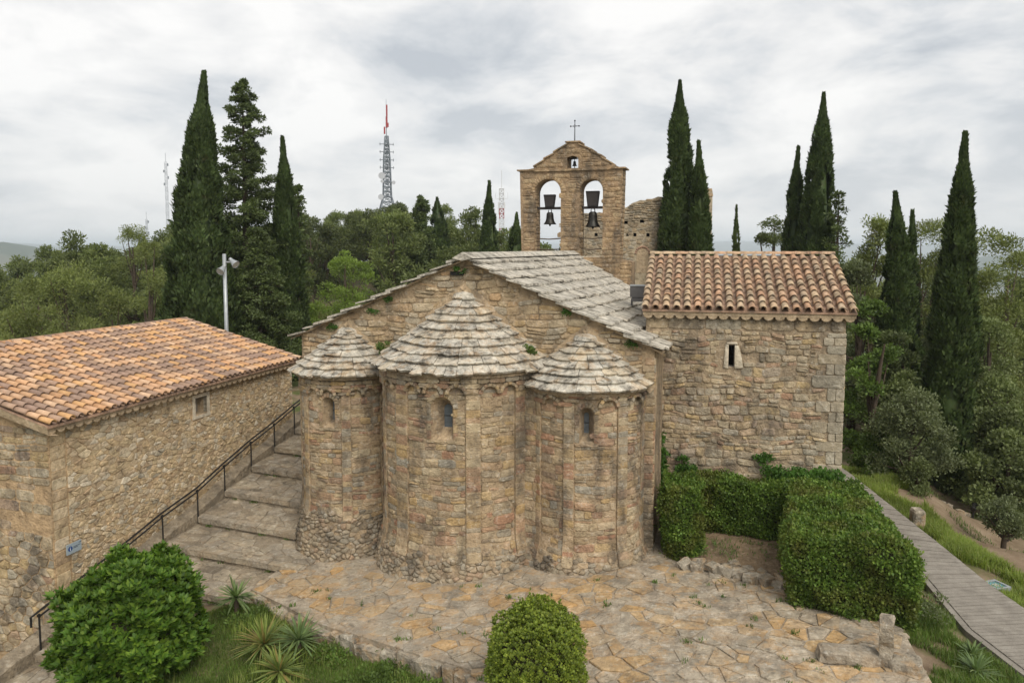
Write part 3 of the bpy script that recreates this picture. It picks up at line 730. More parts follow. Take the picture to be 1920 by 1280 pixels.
    def cm(th, rho, h):    # rho: horizontal radius from the apex axis
        r = rho + h * sl / ns; return (c + r * math.sin(th), -r * math.cos(th), za - rho * sl + h / ns)
    nth = 48; mb = MB()
    for i in range(nth + 1):
        th = -math.pi / 2 + math.pi * i / nth
        mb.V += [cm(th, .0, -.02), cm(th, Re - .1, -.02), (c + (Re - .1) * math.sin(th), -(Re - .1) * math.cos(th), ze - .10), (c + (R - .02) * math.sin(th), -(R - .02) * math.cos(th), ze - .06)]
        if i: o = (i - 1) * 4; mb.F += [(o + k, o + k + 1, o + k + 5, o + k + 4) for k in range(3)]
    roof = mb.build('apse_roof', M['apse_mortar'], church)
    st = Stones(CH); n = q['rings']; rr = [Re * (1 - i / n * .97) for i in range(n + 1)]
    for k in range(n):
        ro, ri = rr[k] + (.04 if k == 0 else 0), rr[k + 1]; ov = .14
        a = -math.pi / 2 + rng.uniform(-.1, 0)
        w0 = (.34, .85) if k else (.28, .6)
        while a < math.pi / 2:
            w = min(rng.uniform(*w0) / max(ro, .35), .9); b = a + w; g = .008 / max(ro, .2)
            e = rng.uniform(-.05, .03)
            rot = lambda: ro + e + rng.uniform(-.022, .022)
            p = [(a + g, rot()), (a + w * .35, rot() + .01), (a + w * .68, rot() + .01), (b - g, rot()), (b - g, max(.02, ri - ov)), ((a + b) / 2, max(.02, ri - ov)), (a + g, max(.02, ri - ov))]
            slab(st, p, cm, .125 + rng.uniform(-.02, .02), .0, ro, ri - ov, rng.uniform(.05, .085), rng, w * ro * (ro - ri) * 1.6)
            a = b
    st.emit(roof, M['cone_slab'], 'roof_slab', {'main': 130, 'left': 60, 'right': 60}[key], 'small_roof_slabs', smooth=False)
    mb = MB(); mb.lathe([(.40, -.16), (.34, -.04), (.12, .05)], (c, -.02, za - .02), 9); mb.build('cone_cap', M['cone_slab'], roof)
for k_, q_ in APSES.items(): build_apse(k_, q_)
def apse_joint():
    """the flat strip of masonry that fills the angle between the central and the right apse"""
    rng = random.Random(91); A = Vector((1.92, -1.22)); B_ = Vector((2.56, -1.36)); d = (B_ - A); L = d.length; d.normalize(); n_ = Vector((d.y, -d.x))
    bat = lambda t: .30 * max(0, min(1.5, (1.1 - t) / .9)) ** 1.25
    def mp(s, t, h): p = A + d * s + n_ * (h + bat(t)); return (p.x, p.y, t)
    mb = MB(); zs = [i * .4 - .4 for i in range(16)]; V = [mp(s, z, 0) for z in zs for s in (-.1, L / 2, L + .1)]
    mb.add(V, [(j * 3 + i, j * 3 + i + 1, j * 3 + i + 4, j * 3 + i + 3) for j in range(15) for i in range(2)]); o = mb.build('apse_joint_wall', M['apse_mortar'], church)
    st = Stones(CH)
    for p in coursed(0, L, 0, 5.55, (.12, .28), (.25, .5), rng, .008, None, .015): st.add(p, mp, 0, rng.uniform(.006, .035), rng, .1, .5)
    st.emit(o, M['apse_stone'], 'stone', 60, smooth=False)
apse_joint()
def church_roof():
    rng = random.Random(77)
    mb = MB()
    us = [-6.6, UA, 2.8, 5.92]
    for a, b in zip(us[:-1], us[1:]):
        for j in range(8):
            v0, v1 = -.12 + j * 2.03, -.12 + (j + 1) * 2.03
            mb.quad((a, v0, roof_z(a, v0) - .03), (b, v0, roof_z(b, v0) - .03), (b, v1, roof_z(b, v1) - .03), (a, v1, roof_z(a, v1) - .03))
    mb.add([(u, -.12, roof_z(u, 0) - .03) for u in us] + [(u, -.12, roof_z(u, 0) - .09) for u in us], [(i, i + 1, 5 + i, 4 + i) for i in range(3)])
    roof = mb.build('nave_roof', M['apse_mortar'], church)
    for side, u_eave, n in ((1, 5.98, 12), (-1, -6.68, 12)):
        st = Stones(CH); W = abs(u_eave - UA)
        def mp(s, t, h): u = UA + side * t; return (u, s, roof_z(u, s) + h * .91)
        for k in range(n):
            t1 = W - k * W / n; t0 = W - (k + 1) * W / n - .16; v = -.30 + rng.uniform(-.05, .06)
            vis = 99 if side == 1 else 1.6
            while v < 16.0:
                w = rng.uniform(.5, 1.15) if v < 14.8 else 16.1 - v
                w = min(w, 16.1 - v); e = rng.uniform(-.05, .05)
                j = lambda m: rng.uniform(-m, m)
                p = [(v + .008, max(0, t0) + j(.01)), (v + w - .008, max(0, t0) + j(.01)), (v + w - .008 + j(.012), t1 + e + j(.03)), (v + w * .7, t1 + e + j(.025) + .01), (v + w * .35, t1 + e + j(.025) + .01), (v + .008 + j(.012), t1 + e + j(.03))]
                slab(st, p, mp, .125 + j(.025), .0, t1, t0, rng.uniform(.055, .09), rng)
                v += w
                if w < .05: break
        st.emit(roof, M['slab'], 'roof_slab', 190 if side == 1 else 30, 'small_roof_slabs', smooth=False)
    # ridge capping slabs
    v = -.34
    while v < 15.9:
        w = min(rng.uniform(.9, 1.5), 16 - v); mb = MB(); z = roof_z(UA, v)
        for s_ in (-1, 1):
            mb.add([(UA, v + .01, z + .17), (UA + s_ * .34, v + .01, z - .02), (UA + s_ * .34, v + w - .01, z - .02), (UA, v + w - .01, z + .17)], [(0, 1, 2, 3)])
        mb.add([(UA - .34, v + .01, z - .02), (UA + .34, v + .01, z - .02), (UA, v + .01, z + .17), (UA, v + .01, z - .1)], [(0, 1, 2), (0, 3, 1)])
        mb.build('ridge_slab', M['slab'], roof); v += w
church_roof()
def bell_gable():
    rng = random.Random(8); V0, TH = 16.05, 1.1
    out = [(-3.05, 6.0), (2.75, 6.0), (2.75, 9.0), (2.1, 9.12), (2.2, 13.70), (1.62, 13.98), (1.60, 14.06), (1.10, 14.28), (1.08, 14.38), (.62, 14.58), (.60, 14.68), (-.08, 14.98), (-.08, 15.1), (-.70, 15.1), (-.70, 14.98), (-1.40, 14.62), (-1.42, 14.52), (-1.92, 14.30), (-1.94, 14.20), (-2.46, 13.98), (-2.46, 13.86), (-3.22, 13.74)]
    A1 = (-2.40, -1.00, 9.0, 13.28); A2 = (0.0, 1.2, 9.23, 13.22); A3 = (-.69, -.09, 13.80, 14.44)
    holes = [arch_outline(*A1, n=14), arch_outline(*A2, n=14), [(A3[0], A3[2]), (A3[1], A3[2]), (A3[1], A3[3] - .1), ((A3[0] + A3[1]) / 2, A3[3]), (A3[0], A3[3] - .1)]]
    loops = [out] + holes; flat = [p for lp in loops for p in lp]
    tris = tessellate_polygon([[Vector((x, y, 0)) for x, y in lp] for lp in loops])
    mb = MB(); n = len(flat)
    V = [(x, V0, y) for x, y in flat] + [(x, V0 + TH, y) for x, y in flat]
    F = [tuple(t) for t in tris] + [tuple(n + i for i in t)[::-1] for t in tris]; b = 0
    for lp in loops:
        m_ = len(lp); F += [(b + i, b + (i + 1) % m_, n + b + (i + 1) % m_, n + b + i) for i in range(m_)]; b += m_
    mb.add(V, F); g = mb.build('bell_gable', M['bell_mortar'], church)
    g['label'] = 'tall stone bell gable with two arched openings above the roof'
    mp = lambda s, t, h: (s, V0 - h, t); st = Stones(CH)
    def keep(s, t):
        if not inside(out, s, t) or not inside(out, s - .16, t) or not inside(out, s + .16, t): return False
        for a in (A1, A2):
            r = (a[1] - a[0]) / 2; c = (a[0] + a[1]) / 2; zs = a[3] - r
            if a[0] - .12 < s < a[1] + .12 and a[2] - .1 < t < zs: return False
            if math.hypot(s - c, t - zs) < r + .26 and t >= zs: return False
        return not (A3[0] - .14 < s < A3[1] + .14 and A3[2] - .1 < t < A3[3] + .1)
    for p in coursed(-3.02, 2.12, 8.4, 13.55, (.16, .30), (.28, .62), rng, .012, keep, .015): st.add(p, mp, 0, rng.uniform(.008, .03), rng, .09)
    for p in coursed(-2.4, 1.6, 13.86, 15.0, (.16, .26), (.25, .55), rng, .012, keep, .01): st.add(p, mp, 0, rng.uniform(.008, .03), rng, .09)
    for p in coursed(2.12, 2.7, 7.5, 8.95, (.16, .3), (.28, .5), rng, .012, None, .01): st.add(p, mp, 0, rng.uniform(.008, .03), rng, .09)
    for a in (A1, A2):
        r = (a[1] - a[0]) / 2; voussoirs(st, mp, (a[0] + a[1]) / 2, a[3] - r, r, r + .24, rng, 17, h1=.03)
    # left-hand inner jambs as seen from the right, and the right flank
    for a in (A1, A2):
        for p in coursed(V0 + .03, V0 + TH - .03, 9.2, a[3] - .7, (.18, .3), (.3, .6), rng, .01, None, .0): st.add(p, lambda s, t, h: (a[0] + h, s, t), 0, .02, rng, .08)
    for p in coursed(V0 + .03, V0 + TH - .03, 9.1, 13.6, (.18, .3), (.3, .6), rng, .01, None, 0): st.add(p, lambda s, t, h: (2.1 + .1 * (t - 9.12) / 4.6 + h, s, t), 0, .02, rng, .08)
    st.emit(g, M['bell_stone'], 'stone', 150, 'small_stones')
    # thin coping slabs on cornice and steps
    for a, b, z in ((-3.36, -2.42, 13.76), (1.60, 2.36, 13.74), (-2.44, 1.66, 13.70)):
        s = a
        while s < b - .02:
            w = min(rng.uniform(.35, .6), b - s); pr = .12 if z > 13.72 else .10
            mb = MB(); mb.box((s + w / 2, V0 + TH / 2, z), (w - .012, TH + 2 * pr if z > 13.72 else TH + .2, .07)); mb.build('coping_slab', M['bell_stone'], g); s += w
    for (x0, z0), (x1, z1) in (((1.62, 13.98), (1.10, 14.28)), ((1.08, 14.38), (.62, 14.58)), ((.60, 14.68), (-.06, 14.98)), ((-.72, 14.98), (-1.40, 14.62)), ((-1.42, 14.52), (-1.92, 14.30)), ((-1.94, 14.20), (-2.46, 13.92))):
        d = Vector((x1 - x0, z1 - z0)).normalized() * .07; nx, nz = (-d.y, d.x) if d.x < 0 else (d.y, -d.x)
        nx, nz = 0, .055
        P = [(x0 - d.x, z0 - d.y), (x1 + d.x * .3, z1 + d.y * .3)]
        mb = MB(); V = []
        for y in (V0 - .09, V0 + TH + .09):
            for x, z in P: V += [(x, y, z + .004), (x, y, z + .075)]
        mb.add(V, [(0, 2, 3, 1), (4, 5, 7, 6), (1, 3, 7, 5), (0, 4, 6, 2), (0, 1, 5, 4), (2, 6, 7, 3)]); mb.build('coping_slab', M['bell_stone'], g)
    mb = MB(); mb.box((-.39, V0 + TH / 2, 15.14), (.78, TH + .16, .07)); mb.build('coping_slab', M['bell_stone'], g)
    # iron cross
    mb = MB(); x, y = -.39, V0 + .5
    mb.tube([(x, y, 15.15), (x, y, 16.28)], [.03, .018], 6).tube([(x - .22, y, 16.0), (x + .22, y, 16.0)], .016, 6)
    for dx, dz in ((-.22, 0), (.22, 0), (0, .28)): mb.box((x + dx, y, 16.0 + dz), (.07, .025, .07))
    mb.tube([(x - .09, y, 16.0), (x, y, 16.09), (x + .09, y, 16.0), (x, y, 15.91), (x - .09, y, 16.0)], .01, 5)
    mb.build('iron_cross', M['iron'], g)
    for a, zz in ((A1, 10.18), (A1, 9.62), (A2, 10.2), (A2, 9.64)):
        mb = MB(); mb.tube([(a[0] - .05, V0 + .35, zz + .02), ((a[0] + a[1]) / 2, V0 + .35, zz - .02), (a[1] + .05, V0 + .35, zz + .03)], .035, 6); mb.build('tie_bar', M['wood_rod'], g)
    mb = MB(); mb.box((.6, V0 + .5, 9.24), (1.16, .9, .06)); mb.build('sill', M['pale_stone'], g)
    return V0, TH
V0B, THB = bell_gable()
def make_bell(u, ztop, h, r, label, yoke_w, cw):
    w = CH @ Vector((u, V0B + .5, ztop))
    t = thing('bell', label, 'bell', w, -R_(CH_DEG), 'bells hanging in the bell gable'); prof = [(.30, 0), (.42, -.02), (.52, -.10), (.56, -.3), (.60, -.55), (.70, -.75), (.86, -.90), (1.0, -1.0), (.96, -1.02), (.86, -.98), (.4, -.5), (.1, -.1)]
    mb = MB(); mb.lathe([(p[0] * r, p[1] * h) for p in prof], n=20); mb.build('bell_body', M['bronze'], t, True)
    mb = MB(); mb.tube([(0, 0, -.2 * h), (0, 0, -1.02 * h)], r * .07, 6).lathe([(.02, .05), (r * .16, 0), (r * .16, -.06), (.02, -.1)], (0, 0, -1.02 * h), 8); mb.build('clapper', M['iron'], t)
    if cw:
        mb = MB()
        for dx in (-r * .22, r * .22): mb.tube([(dx, 0, -.02), (dx * 1.2, 0, .08), (dx * .5, 0, .17)], r * .07, 6)
        mb.build('crown', M['bronze'], t)
        mb = MB(); mb.box((0, 0, .21), (yoke_w, .12, .13)); mb.build('headstock', M['yoke'], t)
        wb, wt, hh = cw; mb = MB(); mb.V = []
        for z, w2 in ((.275, wb / 2), (.275 + hh, wt / 2)):
            mb.V += [(-w2, -.14, z), (w2, -.14, z), (w2, .14, z), (-w2, .14, z)]
        mb.F = [(3, 2, 1, 0), (4, 5, 6, 7), (0, 1, 5, 4), (1, 2, 6, 5), (2, 3, 7, 6), (3, 0, 4, 7)]; k = mb.build('counterweight', M['yoke'], t)
        for f in (.03, .97):
            w2 = (wb + (wt - wb) * f) / 2; mb = MB(); mb.box((0, -.155, .275 + hh * f), (w2 * 2 + .04, .03, .05)); mb.build('iron_band', M['iron'], k)
        for sg in (-1, 1):
            mb = MB(); mb.tube([(sg * wb / 2, -.155, .275), (sg * wt / 2, -.155, .275 + hh)], .02, 5); mb.build('iron_band', M['iron'], k)
            mb = MB(); mb.tube([(sg * yoke_w * .44, -.08, .25), (sg * yoke_w * .5, -.12, .33), (sg * yoke_w * .56, -.1, .2), (sg * yoke_w * .56, -.1, -.12)], .018, 5); mb.build('bell_bracket', M['iron'], t)
    else:
        mb = MB(); mb.tube([(0, 0, -.02), (0, 0, .12)], .02, 5).tube([(-.31, 0, .12), (.31, 0, .12)], .022, 5).box((0, 0, .16), (.22, .1, .09)); mb.build('headstock', M['yoke'], t)
make_bell(-1.70, 11.58, .62, .34, 'smaller bronze bell with dark counterweight in the left arch of the bell gable', 1.36, (.42, .60, .64))
make_bell(.60, 11.58, .78, .40, 'larger bronze bell with dark counterweight in the right arch of the bell gable', 1.18, (.50, .68, .78))
make_bell(-.39, 14.20, .24, .13, 'tiny bell in the small opening under the iron cross', 0, None)

# ================================================================ tiles
def tile_mesh(name, L=.46, r0=.108, r1=.088, th=.016, n=6):
    V = []; F = []
    for y, r in ((0, r0), (L, r1)):
        for rr in (r, r - th):
            for i in range(n + 1): a = math.pi * i / n; V.append((rr * math.cos(a), y, rr * math.sin(a)))
    m = n + 1
    for i in range(n):
        F += [(i, i + 1, 2 * m + i + 1, 2 * m + i), (m + i, 3 * m + i, 3 * m + i + 1, m + i + 1), (i, m + i, m + i + 1, i + 1), (2 * m + i, 2 * m + i + 1, 3 * m + i + 1, 3 * m + i)]
    F += [(0, 2 * m, 3 * m, m), (n, m + n, 3 * m + n, 2 * m + n)]
    return mesh_py(name, V, F, False)
def smooth_tile(me):
    me.polygons.foreach_set('use_smooth', np.ones(len(me.polygons), bool)); return me
def mats_join(name, me, mats_, mat, parent):
    co = np.empty(len(me.vertices) * 3, np.float32); me.vertices.foreach_get('co', co); co = co.reshape(-1, 3)
    Fq = np.array([list(p.vertices) for p in me.polygons]); Vs = []; Fs = []
    for k, m in enumerate(mats_):
        A = np.array(m); Vs.append(co @ A[:3, :3].T + A[:3, 3]); Fs.append(Fq + k * len(co))
    o = link(name, mesh_np(name, np.concatenate(Vs), np.concatenate(Fs)), parent, mat); o['kind'] = 'stuff'; return o
def tiled(roof, fr, org, across, up, ncol, nrow, pitch, step, tile, mat, chan_mat, limit, rng, skip_last=False):
    """rows of curved cover tiles over channel tiles; across and up are vectors in the frame of the building"""
    across = Vector(across).normalized(); up = Vector(up).normalized(); nrm = across.cross(up).normalized()
    if nrm.z < 0: nrm = -nrm
    def mat_(p, a, u, flip=False):
        n_ = a.cross(u).normalized()
        return Matrix(((a.x, u.x, n_.x, p.x), (a.y, u.y, n_.y, p.y), (a.z, u.z, n_.z, p.z), (0, 0, 0, 1)))
    if across.cross(up).dot(nrm) < 0: across_ = -across
    else: across_ = across
    cov = []; ch = []
    for i in range(ncol + 1):
        for j in range(nrow):
            d = j * step - .03 + rng.uniform(-.012, .012)
            p = Vector(org) + across * (i * pitch + rng.uniform(-.008, .008)) + up * d + nrm * (.05 + .034)
            u = (up - nrm * .068).normalized(); a = (across_ + up * rng.uniform(-.03, .03)).normalized(); a = (a - u * a.dot(u)).normalized()
            cov.append(mat_(p, a, u))
            if i < ncol:
                p = Vector(org) + across * ((i + .5) * pitch) + up * (j * step + .06) + nrm * .115
                ch.append(mat_(p, -a, u))
    ca = fr.inverted() @ Vector(CAM); cov.sort(key=lambda m: (m.translation - ca).length)
    for m in cov[:limit]:
        o = link('roof_tile', tile, roof, mat); o.matrix_basis = m
    if cov[limit:]: mats_join('small_roof_tiles', tile, cov[limit:], mat, roof)
    mats_join('channel_tiles', tile, ch, chan_mat, roof)
TILE_NEW = smooth_tile(tile_mesh('tile_new', .50, .118, .098)); TILE_OLD = smooth_tile(tile_mesh('tile_old', .48, .125, .10)); TILE_NEW.materials.append(M['tile_new']); TILE_OLD.materials.append(M['tile_old'])
def scallops(parent, a, b, out, n, mat, r=.105, depth=.2, name='eave_tile'):
    """row of tile ends bedded in mortar under the eave, from a to b, sticking out along the vector out"""
    a, b, out = Vector(a), Vector(b), Vector(out).normalized(); d = (b - a) / n; ds = d.normalized()
    for i in range(n):
        c = a + d * (i + .5); mb = MB(); K = 6; V = []
        for o_ in (0, depth):
            for rr in (r, r - .018):
                for k in range(K + 1):
                    t = math.pi * k / K; V.append(tuple(c + ds * (rr * math.cos(t)) - Vector((0, 0, rr * math.sin(t) * .75)) + out * o_))
        m = K + 1; F = []
        for k in range(K): F += [(k, k + 1, 2 * m + k + 1, 2 * m + k), (m + k, 3 * m + k, 3 * m + k + 1, m + k + 1), (2 * m + k, 2 * m + k + 1, 3 * m + k + 1, 3 * m + k)]
        mb.add(V, F + [tuple(range(2 * m, 3 * m)), tuple(range(m))]); mb.build(name, mat, parent)

# ================================================================ the annex on the right
AX_LOC, AX_DEG = (4.42, 24.5, 0.0), 13.5
AX = frame_of(AX_LOC, AX_DEG)
def build_annex():
    rng = random.Random(21)
    ax = thing('annex_building', 'square rubble stone annex with weathered tile roof and slit window', 'building', AX_LOC, -R_(AX_DEG))
    W, D, H = 6.12, 4.0, 7.55
    hole = (2.64, 2.82, 5.88, 6.58)
    mp = lambda s, t, h: (s, -h, t)
    us = lines(0, W, 12, hole[:2]); zs = lines(-1, H, 12, hole[2:]); mb = MB(); V, F = grid_wall(us, zs, mp, [hole]); mb.add(V, F)
    mb.quad((W, 0, -1), (W, D + 3.8, -1), (W, D + 3.8, H), (W, D, H + 1.65), (W, 0, H)); mb.quad((0, 0, -1), (0, D + 3.8, -1), (0, D + 3.8, H), (0, D, H + 1.65), (0, 0, H)); mb.quad((0, D + 3.8, -1), (W, D + 3.8, -1), (W, D + 3.8, H), (0, D + 3.8, H))
    wall = mb.build('wall', M['annex_mortar'], ax)
    mb = MB(); a, b, c, d = hole                               # slit: reveals, dark inside, pale dressed surround
    mb.quad((a, 0, c), (a, .5, c), (a, .5, d), (a, 0, d)).quad((b, 0, c), (b, .5, c), (b, .5, d), (b, 0, d)).quad((a, 0, c), (b, 0, c), (b, .5, c), (a, .5, c)).quad((a, 0, d), (b, 0, d), (b, .5, d), (a, .5, d))
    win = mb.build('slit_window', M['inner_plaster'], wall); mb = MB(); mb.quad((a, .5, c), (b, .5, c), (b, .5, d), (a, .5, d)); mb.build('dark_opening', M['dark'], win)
    for p in ([(a - .16, c - .03), (a - .005, c - .06), (a - .005, d + .03), (a - .10, d + .03)], [(b + .005, c - .05), (b + .28, c - .02), (b + .22, c + .34), (b + .13, d - .02), (b + .005, d + .03)], [(a - .08, d + .035), (b + .10, d + .035), (b + .07, d + .11), (a - .06, d + .10)]):
        s1 = Stones(AX); s1.add(p, mp, 0, .05, rng, .08); s1.emit(win, M['pale_stone'], 'surround_stone', 5)
    st = Stones(AX)
    def keep(s, t):
        if a - .24 < s < b + .36 and c - .16 < t < d + .2: return False
        return True
    z = .6; k = 0
    quo = []
    while z < H - .1:
        h = rng.uniform(.22, .42); w = (.85, .5)[k % 2] * rng.uniform(.85, 1.15); quo.append((z, min(z + h, H), w)); z += h; k += 1
    def wq(t):
        for z0, z1, w in quo:
            if z0 <= t < z1: return w
        return 0
    def keep2(s, t): return keep(s, t) and s < W - wq(t) - .02
    for p in coursed(0.02, W - .3, .6, 2.6, (.12, .24), (.16, .46), rng, .014, keep2, .05): rng.random() < .86 and st.add(p, mp, 0, rng.uniform(.006, .05), rng, .2, .5)
    for p in coursed(0.02, W - .3, 2.6, 7.05, (.12, .29), (.15, .46), rng, .016, keep2, .055): rng.random() < .95 and st.add(p, mp, 0, rng.uniform(.008, .058), rng, .2, .5)
    for p in coursed(0.02, W, 7.08, 7.42, (.33, .34), (.5, .95), rng, .01, None, .0): st.add(p, mp, 0, .03, rng, .06)
    st.emit(wall, M['annex_stone'], 'stone', 300, 'small_stones', smooth=False)
    st = Stones(AX)
    for z0, z1, w in quo:
        if z1 > 7.06: z1 = 7.06
        if z1 - z0 < .1: continue
        n = 1 if rng.random() < .5 else 2; x = W + .02
        for i in range(n):
            ww = w / n * rng.uniform(.8, 1.2) if n > 1 else w
            st.add(block(x - ww, x, z0, z1, rng), mp, 0, rng.uniform(.03, .05), rng, .06)
            x -= ww
        st.add(block(.0, (.5, .9)[rng.random() < .5], z0, z1, rng), lambda s, t, h: (W + h, s - .03, t), 0, .03, rng, .06)
    st.emit(wall, M['quoin'], 'corner_stone', 60, smooth=False)
    st = Stones(AX)
    for p in voronoi(.05, D + 3.7, 0, H - .1, .42, .25, rng, .8, .03): st.add(p, lambda s, t, h: (W + h, s, t), 0, rng.uniform(.01, .05), rng, .2)
    st.emit(wall, M['annex_stone'], 'stone', 0, 'side_stones')
    # roof
    ez, rise, run = 7.70, 1.72, 4.25; up = Vector((0, run, rise))
    mb = MB(); e0, e1 = -.12, W + .28
    mb.add([(e0, -.22, ez - .05), (e1, -.22, ez - .05), (e1, run - .22, ez + rise - .05), (e0, run - .22, ez + rise - .05), (e0, -.22, ez), (e1, -.22, ez), (e1, run - .22, ez + rise), (e0, run - .22, ez + rise)], [(0, 1, 2, 3), (4, 5, 6, 7), (0, 1, 5, 4), (1, 2, 6, 5), (3, 0, 4, 7)])
    mb.add([(e0, run - .22, ez + rise), (e1, run - .22, ez + rise), (e1, run * 2 - .44, ez), (e0, run * 2 - .44, ez)], [(0, 1, 2, 3)])
    roof = mb.build('roof', M['tile_red'], ax)
    tiled(roof, AX, (e0 + .1, -.24, ez), (1, 0, 0), up, 19, 10, (e1 - e0 - .2) / 19, .435, TILE_OLD, M['tile_old'], M['tile_red'], 250, rng)
    x = e0
    while x < e1 - .1:                                         # ridge tiles
        w = min(rng.uniform(.42, .5), e1 - x); mb = MB(); V = []
        for xx, r in ((x, .13), (x + w + .03, .115)):
            for k in range(7): t = math.pi * k / 6; V.append((xx, run - .22 + r * math.cos(t), ez + rise + .06 + r * .8 * math.sin(t)))
        mb.add(V, [(k, k + 1, 8 + k, 7 + k) for k in range(6)] + [tuple(range(7))]); mb.build('ridge_tile', M['tile_old'], roof, True); x += w
    mb = MB(); mb.box(((e0 + e1) / 2, -.06, ez - .11), (e1 - e0 - .04, .22, .12)); mb.build('mortar_cornice', M['render'], roof)
    scallops(roof, (e0 + .02, .06, ez - .175), (e1 - .03, .06, ez - .175), (0, -1, 0), 19, M['render'], .15, .24)
    return ax
build_annex()

# ================================================================ the long house on the left
HO_LOC, HO_DEG = (-12.83, 20.3, 0.0), 15.5
HO = frame_of(HO_LOC, HO_DEG)
def build_house():
    rng = random.Random(33)
    ho = thing('stone_house', 'long rubble stone house with orange clay tile roof beside the stairs', 'house', HO_LOC, -R_(HO_DEG))
    Ln, Wd, H, RZ = 12.2, 11.0, 4.72, 6.42
    hole = (5.98, 6.62, 3.78, 4.40)
    mp = lambda s, t, h: (h, s, t)
    us = lines(0, Ln, 12, hole[:2]); zs = lines(-3, H, 8, hole[2:]); mb = MB(); V, F = grid_wall(us, zs, mp, [hole]); mb.add(V, F)
    for v in (0, Ln): mb.quad((0, v, -3), (-Wd, v, -3), (-Wd, v, H), (-Wd / 2, v, RZ - .1), (0, v, H))
    mb.quad((-Wd, 0, -3), (-Wd, Ln, -3), (-Wd, Ln, H), (-Wd, 0, H)); wall = mb.build('wall', M['house_mortar'], ho)
    a, b, c, d = hole; mb = MB()
    for P in (((0, a, c), (-.4, a, c), (-.4, a, d), (0, a, d)), ((0, b, c), (-.4, b, c), (-.4, b, d), (0, b, d)), ((0, a, c), (0, b, c), (-.4, b, c), (-.4, a, c)), ((0, a, d), (0, b, d), (-.4, b, d), (-.4, a, d))): mb.quad(*P)
    win = mb.build('window', M['render'], wall)
    mb = MB(); mb.quad((-.4, a, c), (-.4, b, c), (-.4, b, d), (-.4, a, d)); mb.build('shutter', M['inner_plaster'], win)
    for y0, y1, z0, z1 in ((a - .13, a, c - .02, d + .12), (b, b + .13, c - .02, d + .12), (a, b, d, d + .12), (a - .15, b + .15, c - .13, c - .02)):
        mb = MB(); mb.box((-.05, (y0 + y1) / 2, (z0 + z1) / 2), (.17, y1 - y0, z1 - z0)); mb.build('window_surround', M['pale_stone'], win)
    st = Stones(HO)
    def keep(s, t):
        if a - .2 < s < b + .2 and c - .2 < t < d + .2: return False
        return not (t > H - .1)
    def band(s0, s1, t0, t1, sx, sy, lim=None):
        for p in voronoi(s0, s1, t0, t1, sx, sy, rng, 1.1, .014, keep): st.add(p, mp, 0, rng.uniform(.006, .04), rng, .2, .5)
    band(.55, 3.2, 2.1, 4.65, .29, .15); band(3.2, 6, 2.1, 4.65, .25, .13); band(.55, 6, -1.9, 2.1, .20, .115); band(6, Ln, 0, 4.65, .23, .125)
    for p in stack(.02, .52, -1.9, 4.6, (.2, .42), rng, .012): st.add(p, mp, 0, rng.uniform(.008, .02), rng, .07)
    st.emit(wall, M['house_stone'], 'stone', 300, 'small_stones', smooth=False)
    st = Stones(HO); mg = lambda s, t, h: (-s, -h, t)             # the end wall facing the camera
    for p in coursed(.02, 3.5, 3.1, 4.72, (.16, .3), (.25, .6), rng, .015, None, .03): st.add(p, mg, 0, rng.uniform(.01, .035), rng, .12)
    for p in voronoi(.02, 3.5, -2, 1.7, .34, .24, rng, .9, .03): st.add(p, mg, 0, rng.uniform(.01, .06), rng, .25, .5)
    for p in coursed(.02, 3.5, 1.7, 3.1, (.22, .42), (.4, .8), rng, .02, lambda s, t: rng.random() < .6, .02): st.add(p, mg, 0, rng.uniform(.004, .02), rng, .08)
    st.emit(wall, M['annex_stone'], 'end_stone', 60, 'small_end_stones', smooth=False)
    # roof
    run = Wd / 2 + .32; rise = RZ - 4.86; ez = 4.86
    mb = MB(); v0, v1 = -.30, Ln + .25
    for sg in (1, -1):
        e = .32 if sg == 1 else -Wd - .32
        mb.add([(e, v0, ez - .06), (e, v1, ez - .06), (-Wd / 2, v1, RZ - .06), (-Wd / 2, v0, RZ - .06), (e, v0, ez), (e, v1, ez), (-Wd / 2, v1, RZ), (-Wd / 2, v0, RZ)], [(0, 1, 2, 3), (4, 5, 6, 7), (0, 1, 5, 4), (1, 2, 6, 5), (3, 0, 4, 7)])
    roof = mb.build('roof', M['tile_red'], ho)
    nc = 41; tiled(roof, HO, (.34, v0 + .12, ez), (0, 1, 0), Vector((-run, 0, rise)), nc, 14, (v1 - v0 - .24) / nc, .432, TILE_NEW, M['tile_new'], M['tile_new'], 300, rng)
    y = v0
    while y < v1 - .1:
        w = min(.44, v1 - y); mb = MB(); V = []
        for yy, r in ((y, .15), (y + w + .03, .13)):
            for k in range(7): t = math.pi * k / 6; V.append((-Wd / 2 + r * math.cos(t), yy, RZ + .05 + r * .85 * math.sin(t)))
        mb.add(V, [(k, k + 1, 8 + k, 7 + k) for k in range(6)] + [tuple(range(7))]); mb.build('ridge_tile', M['tile_new'], roof, True); y += w
    mb = MB(); mb.box((.10, (v0 + v1) / 2, ez - .10), (.30, v1 - v0 - .1, .10)); mb.build('mortar_cornice', M['render'], roof)
    mb = MB()
    for i in range(12):                                      # mortar under the near verge
        f0, f1 = i / 12, (i + 1) / 12
        A = (.32 - run * f0, ez + rise * f0); B_ = (.32 - run * f1, ez + rise * f1)
        mb.add([(A[0], v0 - .012, A[1] - .02), (B_[0], v0 - .012, B_[1] - .02), (B_[0], v0 + .02, B_[1] - .24), (A[0], v0 + .02, A[1] - .24)], [(0, 1, 2, 3)])
        mb.add([(A[0], v0 + .02, A[1] - .24), (B_[0], v0 + .02, B_[1] - .24), (B_[0], .02, B_[1] - .3), (A[0], .02, A[1] - .3)], [(0, 1, 2, 3)])
    mb.build('verge_mortar', M['render'], roof)
